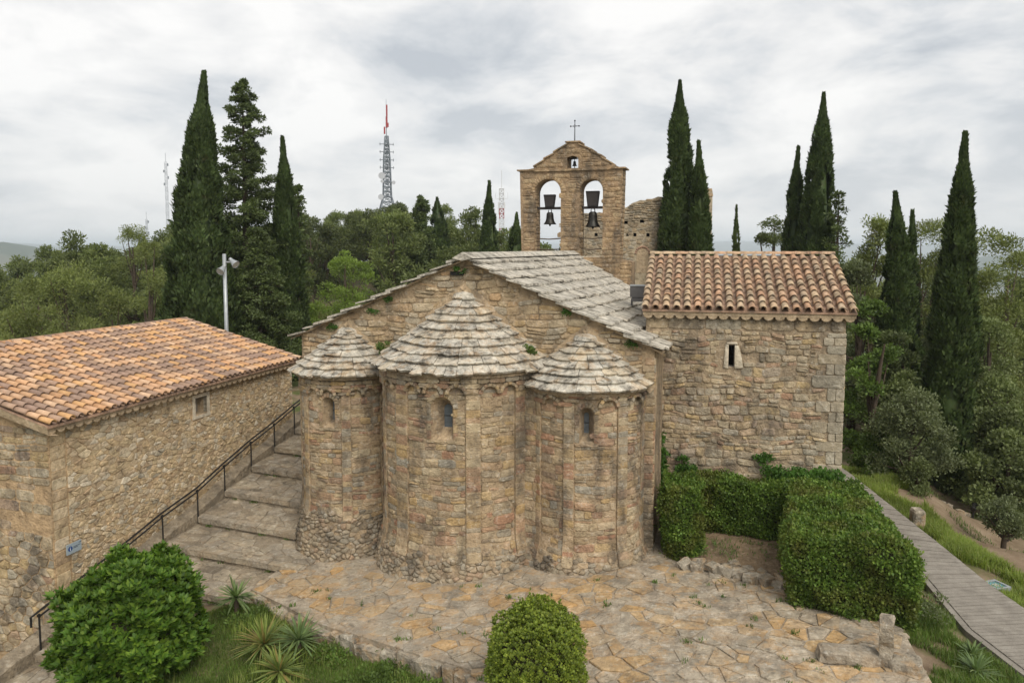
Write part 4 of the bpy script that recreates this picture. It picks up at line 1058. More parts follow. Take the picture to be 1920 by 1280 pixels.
    scallops(roof, (-.02, v0 + .04, ez - .155), (-.02, v1 - .04, ez - .155), (1, 0, 0), nc, M['render'], .14, .27)
    # information board on the wall
    w = HO @ Vector((.05, .32, 0)); sg = thing('information_sign', 'small grey information board with blue disc on the house wall', 'sign', HO @ Vector((.10, .56, 1.14)), -R_(HO_DEG))
    mb = MB(); mb.box((0, 0, 0), (.03, .50, .29)); mb.build('board', M['sign_board'], sg)
    mb = MB(); mb.V = [(.019, -.135 + .075 * math.cos(2 * math.pi * i / 20), .01 + .075 * math.sin(2 * math.pi * i / 20)) for i in range(20)]; mb.F = [tuple(range(20))]; mb.build('blue_disc', M['sign_blue'], sg)
    mb = MB(); mb.box((.022, -.135, -.012), (.004, .018, .06)); mb.box((.022, -.143, .016), (.004, .034, .008)); mb.box((.022, -.135, -.044), (.004, .04, .008)); mb.box((.022, -.135, .044), (.004, .02, .018)); mb.build('letter_i', M['sign_white'], sg)
    for z_, l_ in ((.035, .23), (.0, .15)):
        mb = MB(); x = -.03
        while x < -.03 + l_: k = rng.uniform(.015, .03); mb.box((.018, x + k / 2, z_), (.004, k, .014)); x += k + .006
        mb.build('print_line', M['sign_ink'], sg)
    mb = MB(); mb.box((.018, .185, .10), (.004, .05, .01)); mb.add([(.02, .205, .118), (.02, .205, .082), (.02, .232, .10)], [(0, 1, 2)]); mb.build('arrow', M['sign_ink'], sg)
build_house()

# ================================================================ the stairs between house and church
STEPS = [(-4.6, -1.75), (-2.8, -1.42), (-1.1, -1.08), (.5, -.72), (2.1, -.36), (3.74, .04), (5.46, .34), (6.96, .80), (8.6, 1.25), (10.2, 1.60), (11.7, 2.0), (13.4, 2.4), (20, 2.75)]
def stair_z(v):
    for i in range(len(STEPS) - 1):
        if STEPS[i][0] <= v < STEPS[i + 1][0]:
            f = (v - STEPS[i][0]) / (STEPS[i + 1][0] - STEPS[i][0]); return STEPS[i][1] + f * (STEPS[i + 1][1] - .26 - STEPS[i][1])
    return STEPS[0][1] if v < STEPS[0][0] else STEPS[-1][1]
def build_stairs():
    rng = random.Random(44); til = -.05
    stt = thing('stone_stairs', 'broad worn stone stairs climbing between the house and the church', 'stairs', HO_LOC, -R_(HO_DEG))
    allst = Stones(HO)
    for i in range(len(STEPS) - 1):
        v0, z0 = STEPS[i]; v1, z1 = STEPS[i + 1]; u0, u1 = .12, (2.9 if v0 < 1 else (5.3 if v0 < 3 else 5.6))
        n = 8; mb = MB(); ze = z1 - .26; V = []
        wob = [rng.uniform(-.03, .03) for _ in range(n + 1)]
        for k in range(n + 1):
            u = u0 + (u1 - u0) * k / n; dz = til * u
            V += [(u, v0 + wob[k], z0 - .75 + dz), (u, v0 + wob[k], z0 - .012 + dz), (u, v1 + .1, ze - .012 + dz)]
        mb.add(V, [(k * 3 + q, k * 3 + 3 + q, k * 3 + 4 + q, k * 3 + 1 + q) for k in range(n) for q in range(2)])
        mb.quad((u1, v0, z0 - .75 + til * u1), (u1, v1, z0 - .75 + til * u1), (u1, v1, ze - .012 + til * u1), (u1, v0, z0 - .012 + til * u1))
        step = mb.build('step', M['stair_mortar'], stt)
        # nosing stones along the front edge
        mp = lambda s, t, h: (s, t, z0 + (ze - z0) * (t - v0) / (v1 - v0) + til * s + h)
        st = Stones(HO); s = u0 + .3
        while s < u1 - .1:
            w = min(rng.uniform(.5, 1.15), u1 - s); p = [(s + .01, v0 - .05 + rng.uniform(-.02, .02)), (s + w - .01, v0 - .05 + rng.uniform(-.02, .02)), (s + w - .012, v0 + .24 + rng.uniform(-.03, .03)), (s + .012, v0 + .24 + rng.uniform(-.03, .03))]
            V = [mp(x, y, -.17) for x, y in p] + [mp(x, y, .02 + rng.uniform(-.006, .01)) for x, y in p]
            st.raw(V, [(4, 5, 6, 7), (0, 1, 5, 4), (1, 2, 6, 5), (2, 3, 7, 6), (3, 0, 4, 7), (3, 2, 1, 0)], w * .3); s += w
        st.emit(step, M['stair_flag'], 'nosing_stone', 20, smooth=False)
        st = Stones(HO)
        for p in voronoi(u0 + .3, u1, v0 + .28, v1 - .02, .52, .40, rng, 1.3, .03): rng.random() < .85 and st.add(p, mp, -.008, rng.uniform(-.002, .010), rng, .05, .3)
        st.emit(step, M['stair_flag'], 'flagstone', 40, smooth=False)
    # sloping ledge at the foot of the house wall
    mb = MB(); vs_ = np.arange(-4.4, 14, .4)
    for k, v in enumerate(vs_):
        z = np.interp(v, [s[0] for s in STEPS], [s[1] for s in STEPS]) + .10 + rng.uniform(-.03, .03)
        mb.V += [(.0, v, z + .16), (.34 + rng.uniform(-.03, .03), v, z), (.36, v, z - 1.2)]
        if k: o = (k - 1) * 3; mb.F += [(o, o + 1, o + 4, o + 3), (o + 1, o + 2, o + 5, o + 4)]
    mb.build('wall_ledge', M['stair_mortar'], stt)
    # handrail
    hr = thing('handrail', 'black iron handrail climbing beside the stairs along the house wall', 'handrail', HO_LOC, -R_(HO_DEG))
    pv = [-.93, .75, 2.25, 3.74, 5.46, 6.96, 8.6, 10.2, 11.7, 13.2]; U = .40
    top = [(U, v, np.interp(v, [s[0] for s in STEPS], [s[1] for s in STEPS]) + 1.02) for v in pv]
    for u, v, z in top:
        mb = MB(); mb.tube([(u, v, z - 1.25), (u, v, z - .05)], .026, 8); mb.box((u, v, z - .10), (.075, .075, .06)); mb.build('post', M['iron'], hr)
    for off, ex in ((0.0, True), (-.13, False)):
        pts = [(u - (.03 if off == 0 else 0), v, z + off) for u, v, z in top]
        if ex: pts = [(U - .03, pv[0] - .22, top[0][2] - .32), (U - .03, pv[0] - .22, top[0][2] - .05)] + pts
        mb = MB(); mb.tube(pts, .032 if off == 0 else .028, 7); mb.build('rail', M['iron'], hr)
build_stairs()

# ================================================================ ruined tower behind
def build_ruin():
    rng = random.Random(9)
    X0, X1, Y, H0 = 6.2, 12.75, 48.0, 1.5
    rt = thing('ruined_tower', 'ruined medieval tower wall with ragged top behind the bell gable', 'ruin', (X0, Y, H0))
    W = X1 - X0
    top = [(0, 10.45), (.5, 10.6), (.9, 10.75), (1.3, 10.95), (1.7, 11.15), (2.2, 11.28), (2.6, 11.34), (3.1, 11.42), (3.6, 11.45), (4.4, 11.4), (5.2, 11.5), (5.9, 11.5)]
    tz = lambda s: np.interp(s, [t[0] for t in top], [t[1] for t in top])
    holes = [(.95 + dx, .95 + dx + w, z, z + h) for dx, z, w, h in ((-.02, 9.72, .28, .2), (1.02, 9.80, .28, .2), (.16, 8.95, .16, .2), (.62, 8.93, .19, .22), (1.45, 8.92, .2, .22), (-1.85, 8.95, .2, .2))]
    mp = lambda s, t, h: (s, -h + .12 * (s - 2.5) ** 2 * .12, t)
    us = lines(-1.8, 6.1, 30, [q for h in holes for q in h[:2]]); zs = lines(0, 10.4, 20, [q for h in holes for q in h[2:]]); mb = MB()
    V, F = grid_wall(us, zs, mp, holes); mb.add(V, F)
    ur = [-1.8, -1.4, -1, -.6, -.3, 0, .25, .5, .7, .9, 1.1, 1.3, 1.5, 1.7, 2, 2.2, 2.4, 2.6, 2.9, 3.1, 3.4, 3.6, 4, 4.4, 4.8, 5.2, 5.6, 6.1]; tt = [tz(u) + rng.uniform(-.08, .05) for u in ur]
    for i in range(len(ur) - 1):
        mb.quad(mp(ur[i], 10.4, 0), mp(ur[i + 1], 10.4, 0), mp(ur[i + 1], tt[i + 1], 0), mp(ur[i], tt[i], 0)); mb.quad(mp(ur[i], tt[i], 0), mp(ur[i + 1], tt[i + 1], 0), mp(ur[i + 1], tt[i + 1] - .1, -1.3), mp(ur[i], tt[i] - .1, -1.3))
    for s in (-1.8, 6.1): mb.quad(mp(s, 0, 0), mp(s, 0, -1.3), mp(s, tz(s) - .1, -1.3), mp(s, tz(s), 0))
    mb.quad(mp(-1.8, 0, -1.3), mp(6.1, 0, -1.3), mp(6.1, 11.3, -1.3), mp(-1.8, 10.3, -1.3))
    wall = mb.build('wall', M['ruin_mortar'], rt)
    for a, b, c, d in holes:
        mb = MB(); P = [(a, c), (b, c), (b, d), (a, d)]
        for i in range(4): p, q = P[i - 1], P[i]; mb.quad(mp(*p, 0), mp(*q, 0), mp(*q, -.4), mp(*p, -.4))
        mb.quad(*[mp(*p, -.4) for p in P]); mb.build('beam_hole', M['dark'], wall)
    st = Stones(frame_of((X0, Y, H0), 0))
    def keep(s, t): return t < tz(s) - .05 and not any(a - .08 < s < b + .08 and c - .08 < t < d + .08 for a, b, c, d in holes) and not (1.7 < s < 2.7 and 6.3 < t < 8.3)
    for p in coursed(-1.78, 6.0, 9.9, 11.6, (.12, .2), (.18, .42), rng, .02, keep, .04): st.add(p, mp, 0, rng.uniform(.03, .09), rng, .2)
    for p in voronoi(-1.78, 6.0, 6.2, 9.9, .34, .22, rng, .9, .035, keep): st.add(p, mp, 0, rng.uniform(.008, .03), rng, .2)
    st.emit(wall, M['ruin_stone'], 'stone', 90, 'small_stones')
    mb = MB(); o = arch_outline(1.78, 2.56, 6.6, 8.2, 10); n = len(o); mb.add([mp(x, y, .02) for x, y in o] + [mp(x, y, -.1) for x, y in o], [tuple(range(n))]); mb.build('blocked_doorway', M['render'], wall)
    s2 = Stones(frame_of((X0, Y, H0), 0)); voussoirs(s2, mp, 2.17, 7.81, .39, .52, rng, 11, h1=.06); s2.emit(wall, M['tile_red'], 'arch_brick', 11)
    mb = MB(); mb.box((6.32, .5, 5.9), (.46, 1.2, 11.8)); p = mb.build('corner_pier', M['ruin_mortar'], rt)
    mb = MB(); mb.box((6.30, .5, 11.72), (.56, 1.3, .5), taper=.8); mb.build('pier_cap', M['bell_stone'], p)
build_ruin()

# ================================================================ lamp, floodlight, small stone pieces
def build_lamp():
    x, y = -13.84, 36.0; z0 = g1(x, y); t = thing('lamp_post', 'grey steel lamp post with two floodlights behind the tiled house', 'lamp post', (x, y, z0)); H = 9.42 - z0
    mb = MB(); mb.tube([(0, 0, -.2), (0, 0, H)], [.10, .085], 12); mb.build('pole', M['grey_metal'], t, True)
    mb = MB(); mb.box((0, 0, .02), (.4, .4, .06)); mb.build('base_plate', M['grey_metal'], t)
    for d, dz, off in (((-.25, -.75, -.62), -.75, (-.06, -.2, 0)), ((.72, -.30, -.60), -.42, (.48, -.08, 0))):
        d = Vector(d).normalized(); c = Vector((off[0], off[1], H + dz)); a = d.cross(Vector((0, 0, 1))).normalized(); b = a.cross(d)
        mb = MB(); V = []; prof = [(-.30, .085), (-.14, .10), (-.12, .11), (.0, .14), (.15, .205), (.17, .21)]
        for s, r in prof: V += [tuple(c + d * s + (a * math.cos(k * math.pi / 8) + b * math.sin(k * math.pi / 8)) * r) for k in range(16)]
        mb.add(V, [(j * 16 + k, j * 16 + (k + 1) % 16, (j + 1) * 16 + (k + 1) % 16, (j + 1) * 16 + k) for j in range(len(prof) - 1) for k in range(16)] + [tuple(range(16))])
        fl = mb.build('floodlight', M['grey_metal'], t, True)
        mb = MB(); mb.add([tuple(c + d * .155 + (a * math.cos(k * math.pi / 8) + b * math.sin(k * math.pi / 8)) * .19) for k in range(16)], [tuple(range(16))]); mb.build('lamp_glass', M['lamp_face'], fl)
        mb = MB(); mb.tube([(0, 0, c.z + .02), tuple(c - d * .05)], .04, 8); mb.build('arm', M['grey_metal'], t)
build_lamp()
def build_small():
    rng = random.Random(3)
    p = CH @ Vector((4.12, 8.0, 0)); z = 7.22
    t = thing('floodlight_box', 'grey box floodlight standing on the slab roof beside the annex', 'floodlight', (p.x, p.y, z), -R_(17))
    mb = MB(); mb.box((.02, 0, .74), (.66, .42, .44)); mb.build('housing', M['box_grey'], t)
    mb = MB(); mb.box((.02, 0, .985), (.70, .46, .05)); mb.build('cover', M['grey_metal'], t)
    mb = MB(); mb.box((.05, -.04, .42), (.60, .30, .16)); mb.build('cradle', M['box_grey'], t)
    mb = MB(); mb.box((-.26, 0, .2), (.05, .2, .5)).box((.30, 0, .2), (.05, .2, .5)); mb.build('bracket', M['box_grey'], t)
    # upright disc-headed stele and the slab lying beside it
    t = thing('stone_stele', 'upright weathered round-headed stone stele with orange lichen on the forecourt', 'stele', (8.16, 15.62, zfore(8.16)), R_(62))
    t.scale = (1.1, 1.5, 1.2)
    mb = MB(); prof = [(-.16, 0), (.17, 0), (.16, .25), (.12, .38), (.20, .5), (.24, .66), (.20, .82), (.08, .92), (-.08, .92), (-.21, .80), (-.24, .64), (-.19, .48), (-.12, .38), (-.15, .2)]
    n = len(prof); J = lambda: rng.uniform(-.015, .015)
    V = [(x + J(), -.09 + J(), zz + J()) for x, zz in prof] + [(x + J(), .09 + J(), zz + J()) for x, zz in prof]
    mb.add(V, [tuple(range(n)), tuple(range(n, 2 * n))[::-1]] + [(i, (i + 1) % n, n + (i + 1) % n, n + i) for i in range(n)]); mb.build('disc_stone', M['rock'], t)
    o = link('foot_stone', rock_mesh(rng, (.46, .4, .3), 'foot_stone'), t, M['rock'], (.0, -.25, .05))
    o = link('stone_slab', rock_mesh(rng, (1.25, .52, .26), 'stone_slab', .07), None, M['stair_flag'], (7.42, 15.82, zfore(7.4) + .11)); o.rotation_euler = (0, 0, R_(-9))
    tag(o, 'long flat carved stone slab lying beside the stele', 'stone slab')
    # boulders edging the soil bed
    pts = [(4.95, 20.72), (5.3, 20.6), (5.68, 20.42), (6.0, 20.15), (6.33, 20.02), (6.55, 19.72), (6.85, 19.60), (7.13, 19.42), (6.12, 20.45), (6.62, 20.25), (6.35, 20.62), (6.9, 20.05), (7.42, 19.3)]
    lab = ['small grey boulder at the clipped shrub, first of the border stones', 'rounded grey boulder second from the clipped shrub along the border', 'pale low boulder third from the clipped shrub along the border', 'squat border boulder fourth from the clipped shrub', 'tall pale border boulder midway along the soil bed', 'angular border boulder just right of the midway one', 'tan border boulder third from the large hedge', 'tan border boulder second from the large hedge', 'white boulder behind the border row, leftmost of the rear ones', 'pale boulder behind the border row, second of the rear ones', 'small white boulder farthest inside the soil bed', 'whitish boulder behind the row near the large hedge', 'orange flat-topped border boulder touching the large hedge']
    for i, (x, y) in enumerate(pts):
        s = (.34, .30, .30) if i < 8 else (.26, .24, .22)
        if i == 12: s = (.5, .36, .38)
        k = rng.uniform(.85, 1.2); o = link('boulder', rock_mesh(rng, (s[0] * k * 1.25, s[1] * k * 1.1, s[2] * k * .95), 'boulder', .22), None, M['rock'], (x, y, zfore(x) + .07)); o.rotation_euler = (rng.uniform(-.3, .3), rng.uniform(-.2, .2), rng.uniform(0, 3))
        tag(o, lab[i], 'boulder', 'boulders edging the soil bed')
    # stone marker by the ramp and in-ground lights
    x, y = 14.05, 25.2; o = link('stone_marker', rock_mesh(rng, (.42, .36, .9), 'stone_marker', .08), None, M['rock'], (x, y, g1(x, y) + .33)); tag(o, 'short upright stone marker in the long grass beside the ramp', 'stone')
    for x, y, z, lab, sc in ((14.02, 20.9, -.06, 'square glass-topped ground light beside the concrete ramp', .85), (13.3, 31.0, .72, 'small glass ground light at the annex corner', .8)):
        t = thing('ground_light', lab, 'light', (x, y, z), R_(18), 'square in-ground lights'); t.scale = (sc, sc, sc)
        mb = MB()
        for cx, cy, sx, sy in ((0, -.27, .62, .08), (0, .27, .62, .08), (-.27, 0, .08, .46), (.27, 0, .08, .46)): mb.box((cx, cy, .0), (sx, sy, .16))
        mb.build('frame', M['grey_metal'], t); mb = MB(); mb.box((0, 0, .03), (.46, .46, .03)); mb.build('glass_top', M['light_glass'], t)
        mb = MB(); mb.box((0, 0, .05), (.2, .2, .012)); mb.build('lamp_core', M['lamp_face'], t)
    # ring of hearth stones and black spotlight on the dirt slope
    cx, cy = 18.3, 30.2
    for i in range(8):
        a = i * math.pi / 4; x, y = cx + .5 * math.cos(a), cy + .45 * math.sin(a)
        o = link('hearth_stone', rock_mesh(rng, (.3, .22, .18), 'hearth_stone', .2), None, M['rock'], (x, y, g1(x, y) + .05)); o.rotation_euler = (0, 0, a)
        tag(o, 'pale flat stone in the small ring on the dirt slope', 'stone', 'ring of stones on the dirt slope')
    for x, y, lab in ((18.95, 29.9, 'small black spotlight on a stake beside the ring of stones'), (16.9, 36.0, 'small black spotlight on a stake behind the annex corner')):
        t = thing('garden_spotlight', lab, 'spotlight', (x, y, g1(x, y)), 0, 'black garden spotlights')
        mb = MB(); mb.tube([(0, 0, -.1), (0, 0, .4)], .03, 6); mb.build('stake', M['iron'], t); mb = MB(); mb.tube([(-.08, -.1, .42), (.1, .12, .56)], [.1, .12], 9); mb.build('head', M['iron'], t)
        mb = MB(); mb.tube([(.1, .12, .56), (.115, .14, .572)], [.09, .09], 9); mb.build('lamp_glass', M['lamp_face'], t)
build_small()

# ================================================================ radio masts
def bars(mb, p, q, r): mb.tube([p, q], r, 4, False)
def lattice(mb, z0, z1, w0, w1, n, r):
    for k in range(n):
        a, b = z0 + (z1 - z0) * k / n, z0 + (z1 - z0) * (k + 1) / n; wa, wb = w0 + (w1 - w0) * k / n, w0 + (w1 - w0) * (k + 1) / n
        C = [(1, 1), (-1, 1), (-1, -1), (1, -1)]
        for i in range(4):
            x, y = C[i]; X, Y = C[(i + 1) % 4]
            bars(mb, (x * wa / 2, y * wa / 2, a), (x * wb / 2, y * wb / 2, b), r); bars(mb, (x * wa / 2, y * wa / 2, a), (X * wb / 2, Y * wb / 2, b), r * .6); bars(mb, (X * wa / 2, Y * wa / 2, a), (x * wb / 2, y * wb / 2, b), r * .6); bars(mb, (x * wb / 2, y * wb / 2, b), (X * wb / 2, Y * wb / 2, b), r * .7)
def build_masts():
    x, y = -36.4, 220.0; z0 = g1(x, y); t = thing('radio_mast', 'tall grey lattice radio mast with red top and dishes on the wooded ridge', 'mast', (x, y, z0), .3); b = 20 - z0
    mb = MB(); lattice(mb, 0, b, 6.2, 4.7, 4, .2); lattice(mb, b, b + 4.6, 4.7, 2.3, 3, .17); lattice(mb, b + 4.6, b + 16, 2.3, 1.7, 8, .15); lattice(mb, b + 16, b + 22, 1.7, .9, 5, .12); mb.build('lattice', M['mast_grey'], t)
    mb = MB()
    for z in np.arange(b + 5, b + 21, 1.1): mb.box((0, 0, z), (.9, .9, .55))
    mb.build('cable_ladder', M['mast_grey'], t)
    for z in (b + 19.7, b + 17.5, b + 15.2, b + 13.0):
        mb = MB()
        for a in range(4):
            d = Vector((math.cos(a * math.pi / 2), math.sin(a * math.pi / 2), 0)); bars(mb, (0, 0, z), tuple(d * 2.1 + Vector((0, 0, z))), .1); p = d * 1.9 + Vector((0, 0, z)); bars(mb, tuple(p - Vector((0, 0, .4))), tuple(p + Vector((0, 0, .4))), .08)
        mb.build('antenna_arm', M['mast_grey'], t)
    for dx, z, r, m in ((-1.7, b + 10.5, 1.0, 'dish'), (-2.0, b + 4.4, .85, 'dish'), (1.7, b + 8.6, .55, 'dish'), (-1.6, b + 8.9, .5, 'dish')):
        mb = MB(); V = [(dx + r * math.cos(k * math.pi / 8), -1.3, z + r * math.sin(k * math.pi / 8)) for k in range(16)] + [(dx + r * .8 * math.cos(k * math.pi / 8), -.8, z + r * .8 * math.sin(k * math.pi / 8)) for k in range(16)]
        mb.add(V, [tuple(range(16)), tuple(range(16, 32))] + [(k, (k + 1) % 16, 16 + (k + 1) % 16, 16 + k) for k in range(16)]); mb.tube([(dx, -.9, z), (0, 0, z)], .12, 5); mb.build('dish', M[m], t)
    for dx, z, w, h in ((.15, b + 29.3, .42, 3.2), (.08, b + 26, .5, 3.2), (-.55, b + 23.6, .42, 2), (.5, b + 25.2, .3, 1.2)):
        mb = MB(); mb.box((dx, 0, z), (w, w, h)); mb.build('red_antenna', M['mast_red'], t)
    mb = MB(); mb.tube([(0, 0, b + 21), (0, 0, b + 32.6)], [.14, .05], 6); mb.build('spire', M['mast_grey'], t)
    x, y = -2.2, 160.0; z0 = g1(x, y); t = thing('radio_mast', 'slim red and white radio mast left of the bell gable', 'mast', (x, y, z0)); b = 11.5 - z0
    for k in range(7):
        mb = MB(); lattice(mb, b - 4 + k * 2.1, b - 4 + (k + 1) * 2.1, .95, .95, 2, .075); mb.build('lattice_section', M['mast_red' if k % 2 == 0 and k < 6 else 'mast_white'], t)
    mb = MB(); mb.tube([(0, 0, b + 10), (0, 0, b + 14.6)], .05, 5)
    for s in (-1, 1): mb.tube([(0, 0, b + 8.6), (s * 1.3, 0, b + 8.6), (s * 1.3, 0, b + 9.9)], .04, 4)
    mb.build('whip_antenna', M['mast_white'], t)
    for s, z in ((-.6, b + 7.2), (.6, b + 7.2), (0, b + 6.6), (-.6, b + 5.9)):
        mb = MB(); mb.box((s, -.3, z), (.3, .3, 1.3)); mb.build('panel_antenna', M['mast_white'], t)
    for X, Yd, zt, lab, w in ((-119.1, 260, 42.2, 'thin lattice mast rising left of the tall cypress', .9), (-83.0, 240, 43.5, 'thin antenna mast behind the open conifer', 1.0), (-145.9, 300, 24.1, 'tiny far mast above the left woods', .8)):
        z0 = g1(X, Yd); t = thing('radio_mast', lab, 'mast', (X, Yd, z0))
        mb = MB(); lattice(mb, 0, zt - z0 - 3, w * 1.3, w * .7, 16, .03); mb.build('lattice', M['mast_grey'], t)
        mb = MB(); mb.tube([(0, 0, zt - z0 - 3), (0, 0, zt - z0)], .06, 4); mb.build('whip_antenna', M['mast_grey'], t)
        mb = MB()
        for q in range(4): mb.box(((-1) ** q * .7, 0, zt - z0 - 4 - q * 2.2), (.35, .3, .9))
        mb.build('panel_antenna', M['mast_grey'], t)
build_masts()

# ================================================================ vegetation
def unit(a): return a / np.maximum(np.linalg.norm(a, axis=-1, keepdims=True), 1e-6)
def leaf_quads(P, A, Nn, l, w):
    """rhombic leaves: base P, long axis A, facing Nn"""
    A = unit(A); B = unit(np.cross(A, Nn)); l = np.broadcast_to(np.asarray(l), (len(P),))[:, None]; w = np.broadcast_to(np.asarray(w), (len(P),))[:, None]
    C = unit(np.cross(B, A))
    V = np.stack([P, P + A * l * .5 + B * w + C * l * .06, P + A * l, P + A * l * .5 - B * w + C * l * .06], 1).reshape(-1, 3)
    return V, np.arange(len(V)).reshape(-1, 4)
def join(parts):
    Vs, Fs, b = [], [], 0
    for V, F in parts: Vs.append(np.asarray(V, float)); Fs.append(np.asarray(F) + b); b += len(V)
    return np.concatenate(Vs), np.concatenate(Fs)
def rdir(r, n): return unit(r.normal(size=(n, 3)))
def cypress_mesh(seed, h, R, k=1.6, nt=170, nb=130, bl=.34, lean=0.0, ragged=.2, z_low=-.03):
    r = np.random.default_rng(seed)
    def prof(t): return R * np.where(t < .22, .72 + .28 * t / .22, np.clip(1 - np.clip((t - .22) / .78, 0, 1) ** k, 0.0, 1) * np.clip((1 - t) / .15, .0, 1) ** .25 * .98 + .02)
    t0 = np.maximum(0, z_low + (1 - z_low) * r.random(nt) * .965); th = r.random(nt) * 2 * np.pi; L = h * r.uniform(.06, .13, nt); amp = 1 + r.normal(0, ragged, nt)
    f = r.random((nt, nb)); t = t0[:, None] + f * np.minimum(L / h, 1 - t0)[:, None]
    cr = prof(t) ; a = th[:, None] + r.normal(0, .13, (nt, nb)) * np.minimum(1.0, R / np.maximum(cr, .3)) ** .5
    rad = cr * (.78 + .30 * np.sin(np.pi * np.clip(f, 0, 1) ** .8) * amp[:, None]) + r.normal(0, .05, (nt, nb)) * .6 * np.minimum(R, cr * 2)
    rad = np.maximum(rad, .02); a, rad, t = a.ravel(), rad.ravel(), t.ravel()
    P = np.stack([rad * np.cos(a) + lean * t ** 3, rad * np.sin(a), t * h], -1); O = np.stack([np.cos(a), np.sin(a), np.zeros_like(a)], -1)
    fk = np.clip(prof(t) / (.3 * R), .5, 1)
    A = O * (.45 * fk)[:, None] + np.array([0, 0, 1.0]) + r.normal(0, .32, P.shape) * fk[:, None]; N_ = O + r.normal(0, .35, P.shape)
    n = len(P); s = r.uniform(.6, 1.25, n) * (.45 + .55 * fk); Vl, Fl = leaf_quads(P, A, N_, bl * s, bl * .20 * s)
    tz = np.linspace(.0, .985, 22); na = 12; aa = np.linspace(0, 2 * np.pi, na, endpoint=False)
    C = np.stack([np.outer(prof(tz) * .66, np.cos(aa)) + lean * (tz ** 3)[:, None], np.outer(prof(tz) * .66, np.sin(aa)), np.outer(tz * h, np.ones(na))], -1).reshape(-1, 3)
    Fc = np.array([(j * na + i, j * na + (i + 1) % na, (j + 1) * na + (i + 1) % na, (j + 1) * na + i) for j in range(len(tz) - 1) for i in range(na)])
    return join([(Vl, Fl), (C, Fc)])
def clump_mesh(r, C, rc, nl, ll, lw, flat=.75, up=.35, core=True):
    """leaf clumps at centres C (n,3) with radii rc (n,)"""
    n = len(C); d = rdir(r, n * nl).reshape(n, nl, 3); d[..., 2] = d[..., 2] + up * .8; d = unit(d)
    P = C[:, None] + d * (rc[:, None, None] * (r.random((n, nl, 1)) ** .45)) * np.array([1, 1, flat]); P = P.reshape(-1, 3); D = d.reshape(-1, 3)
    A = D * .8 + rdir(r, len(P)) * .8 + np.array([0, 0, up]); s = r.uniform(.6, 1.3, len(P))
    return leaf_quads(P, A, D + rdir(r, len(P)) * .7, ll * s, lw * s)
def trunk_mesh(r, h, r0, targets, lean=(0, 0), n=7, mid=.6):
    pts = [(0, 0, -.4)] + [(lean[0] * t + r.normal(0, .03) * h * .15, lean[1] * t + r.normal(0, .03) * h * .15, t * h) for t in (.15, .35, .55, .75, .92)]
    parts = [tube(pts, [r0 * 1.15, r0, r0 * .85, r0 * .68, r0 * .45, r0 * .2], n)]
    for T in targets:
        z = np.clip(T[2] * r.uniform(.45, .75), .12 * h, .85 * h); f = z / h; s = np.array([lean[0] * f, lean[1] * f, z]); m = s * .45 + T * .55 + np.array([0, 0, -.06 * h + r.normal(0, .03) * h]) * .6
        rr = r0 * (1 - f) * .55 + .02; parts.append(tube([tuple(s), tuple(m), tuple(T)], [rr, rr * .65, rr * .25], 5))
    return join([(np.array(V), np.array(F)) for V, F in parts])
def pine_mesh(seed, h, R, low=.3, nc=60, nl=100, ll=.21, lw=.034, umbrella=.0, rc=(.09, .17), dome=1.0, lob=11):
    nc = int(nc * 1.7); nl = int(nl * .85)
    r = np.random.default_rng(seed); C = []
    lobes = []; nlobe = lob; zz = np.linspace(.1, 1, nlobe)
    for i in range(nlobe):
        z = zz[i] + r.normal(0, .05); ww = math.sin(math.pi * min(1, .22 + .72 * z)) ** .7 if not umbrella else min(1, .5 + .6 * z); a = i * 2.4 + r.normal(0, .4); lr = R * r.uniform(.34, .52) * (1.1 - .35 * z)
        d = max(0, R * ww - lr * .75) * (r.random() ** .35 if i < nlobe - 1 else .15); lobes.append((math.cos(a) * d, math.sin(a) * d, h * (low + (1 - low) * z) - lr * .75, lr))
    while len(C) < nc:
        L = lobes[int(r.integers(nlobe))]; p = r.normal(size=3); p /= np.linalg.norm(p)
        if p[2] < -.35: continue
        if r.random() < umbrella and p[2] < -.1: continue
        k = L[3] * r.uniform(.55, 1.0); z = max(.02 * h, L[2] + p[2] * k * .85); C.append((L[0] + p[0] * k, L[1] + p[1] * k, z))
    C = np.array(C); rcs = R * r.uniform(rc[0], rc[1], nc) + .12
    Vl = clump_mesh(r, C, rcs, nl, ll, lw); idx = r.permutation(nc)[:min(nc, 16)]
    return Vl, trunk_mesh(r, h * .92, .03 * h * .55 + .06, C[idx], (r.normal(0, .06) * h, r.normal(0, .06) * h))
def fir_mesh(seed, h, R, nbr=70, nl=60, ll=.26, lw=.06, low=.08, open_=0.0, droop=.18, taper=.85):
    r = np.random.default_rng(seed); Cs = []; rc = []; tw = []
    for i in range(nbr):
        t = low + (1 - low) * (i + r.random()) / nbr; L = R * (1 - t) ** taper * r.uniform(.6, 1.12) + .14; a = i * 2.4 + r.normal(0, .3); b = np.array([math.cos(a), math.sin(a), 0])
        n = max(2, int(L / .38)); s0 = .25 + open_ * .25
        for k in range(n):
            f = s0 + (1 - s0) * (k + .5) / n; Cs.append(b * L * f + np.array([0, 0, t * h - droop * L * f + .22 * L * f * f + r.normal(0, .05)]) + r.normal(0, .06 * R, 3) * np.array([1, 1, .4])); rc.append(.16 + .15 * R * (1 - t) ** .5 * r.uniform(.6, 1.1) * (1 - open_ * .45))
        tw.append(((0, 0, t * h), tuple(b * L * .9 + np.array([0, 0, t * h - droop * L * .6]))))
    Cs = np.array(Cs); V = clump_mesh(r, Cs, np.array(rc), nl, ll, lw, .5, .1)
    parts = [tube([(0, 0, -.4), (0, 0, h * .5), (0, 0, h * .98)], [.018 * h + .05, .012 * h, .02], 7)] + [tube([p, q], [.05, .015], 4) for p, q in tw]
    return V, join([(np.array(a), np.array(b)) for a, b in parts])
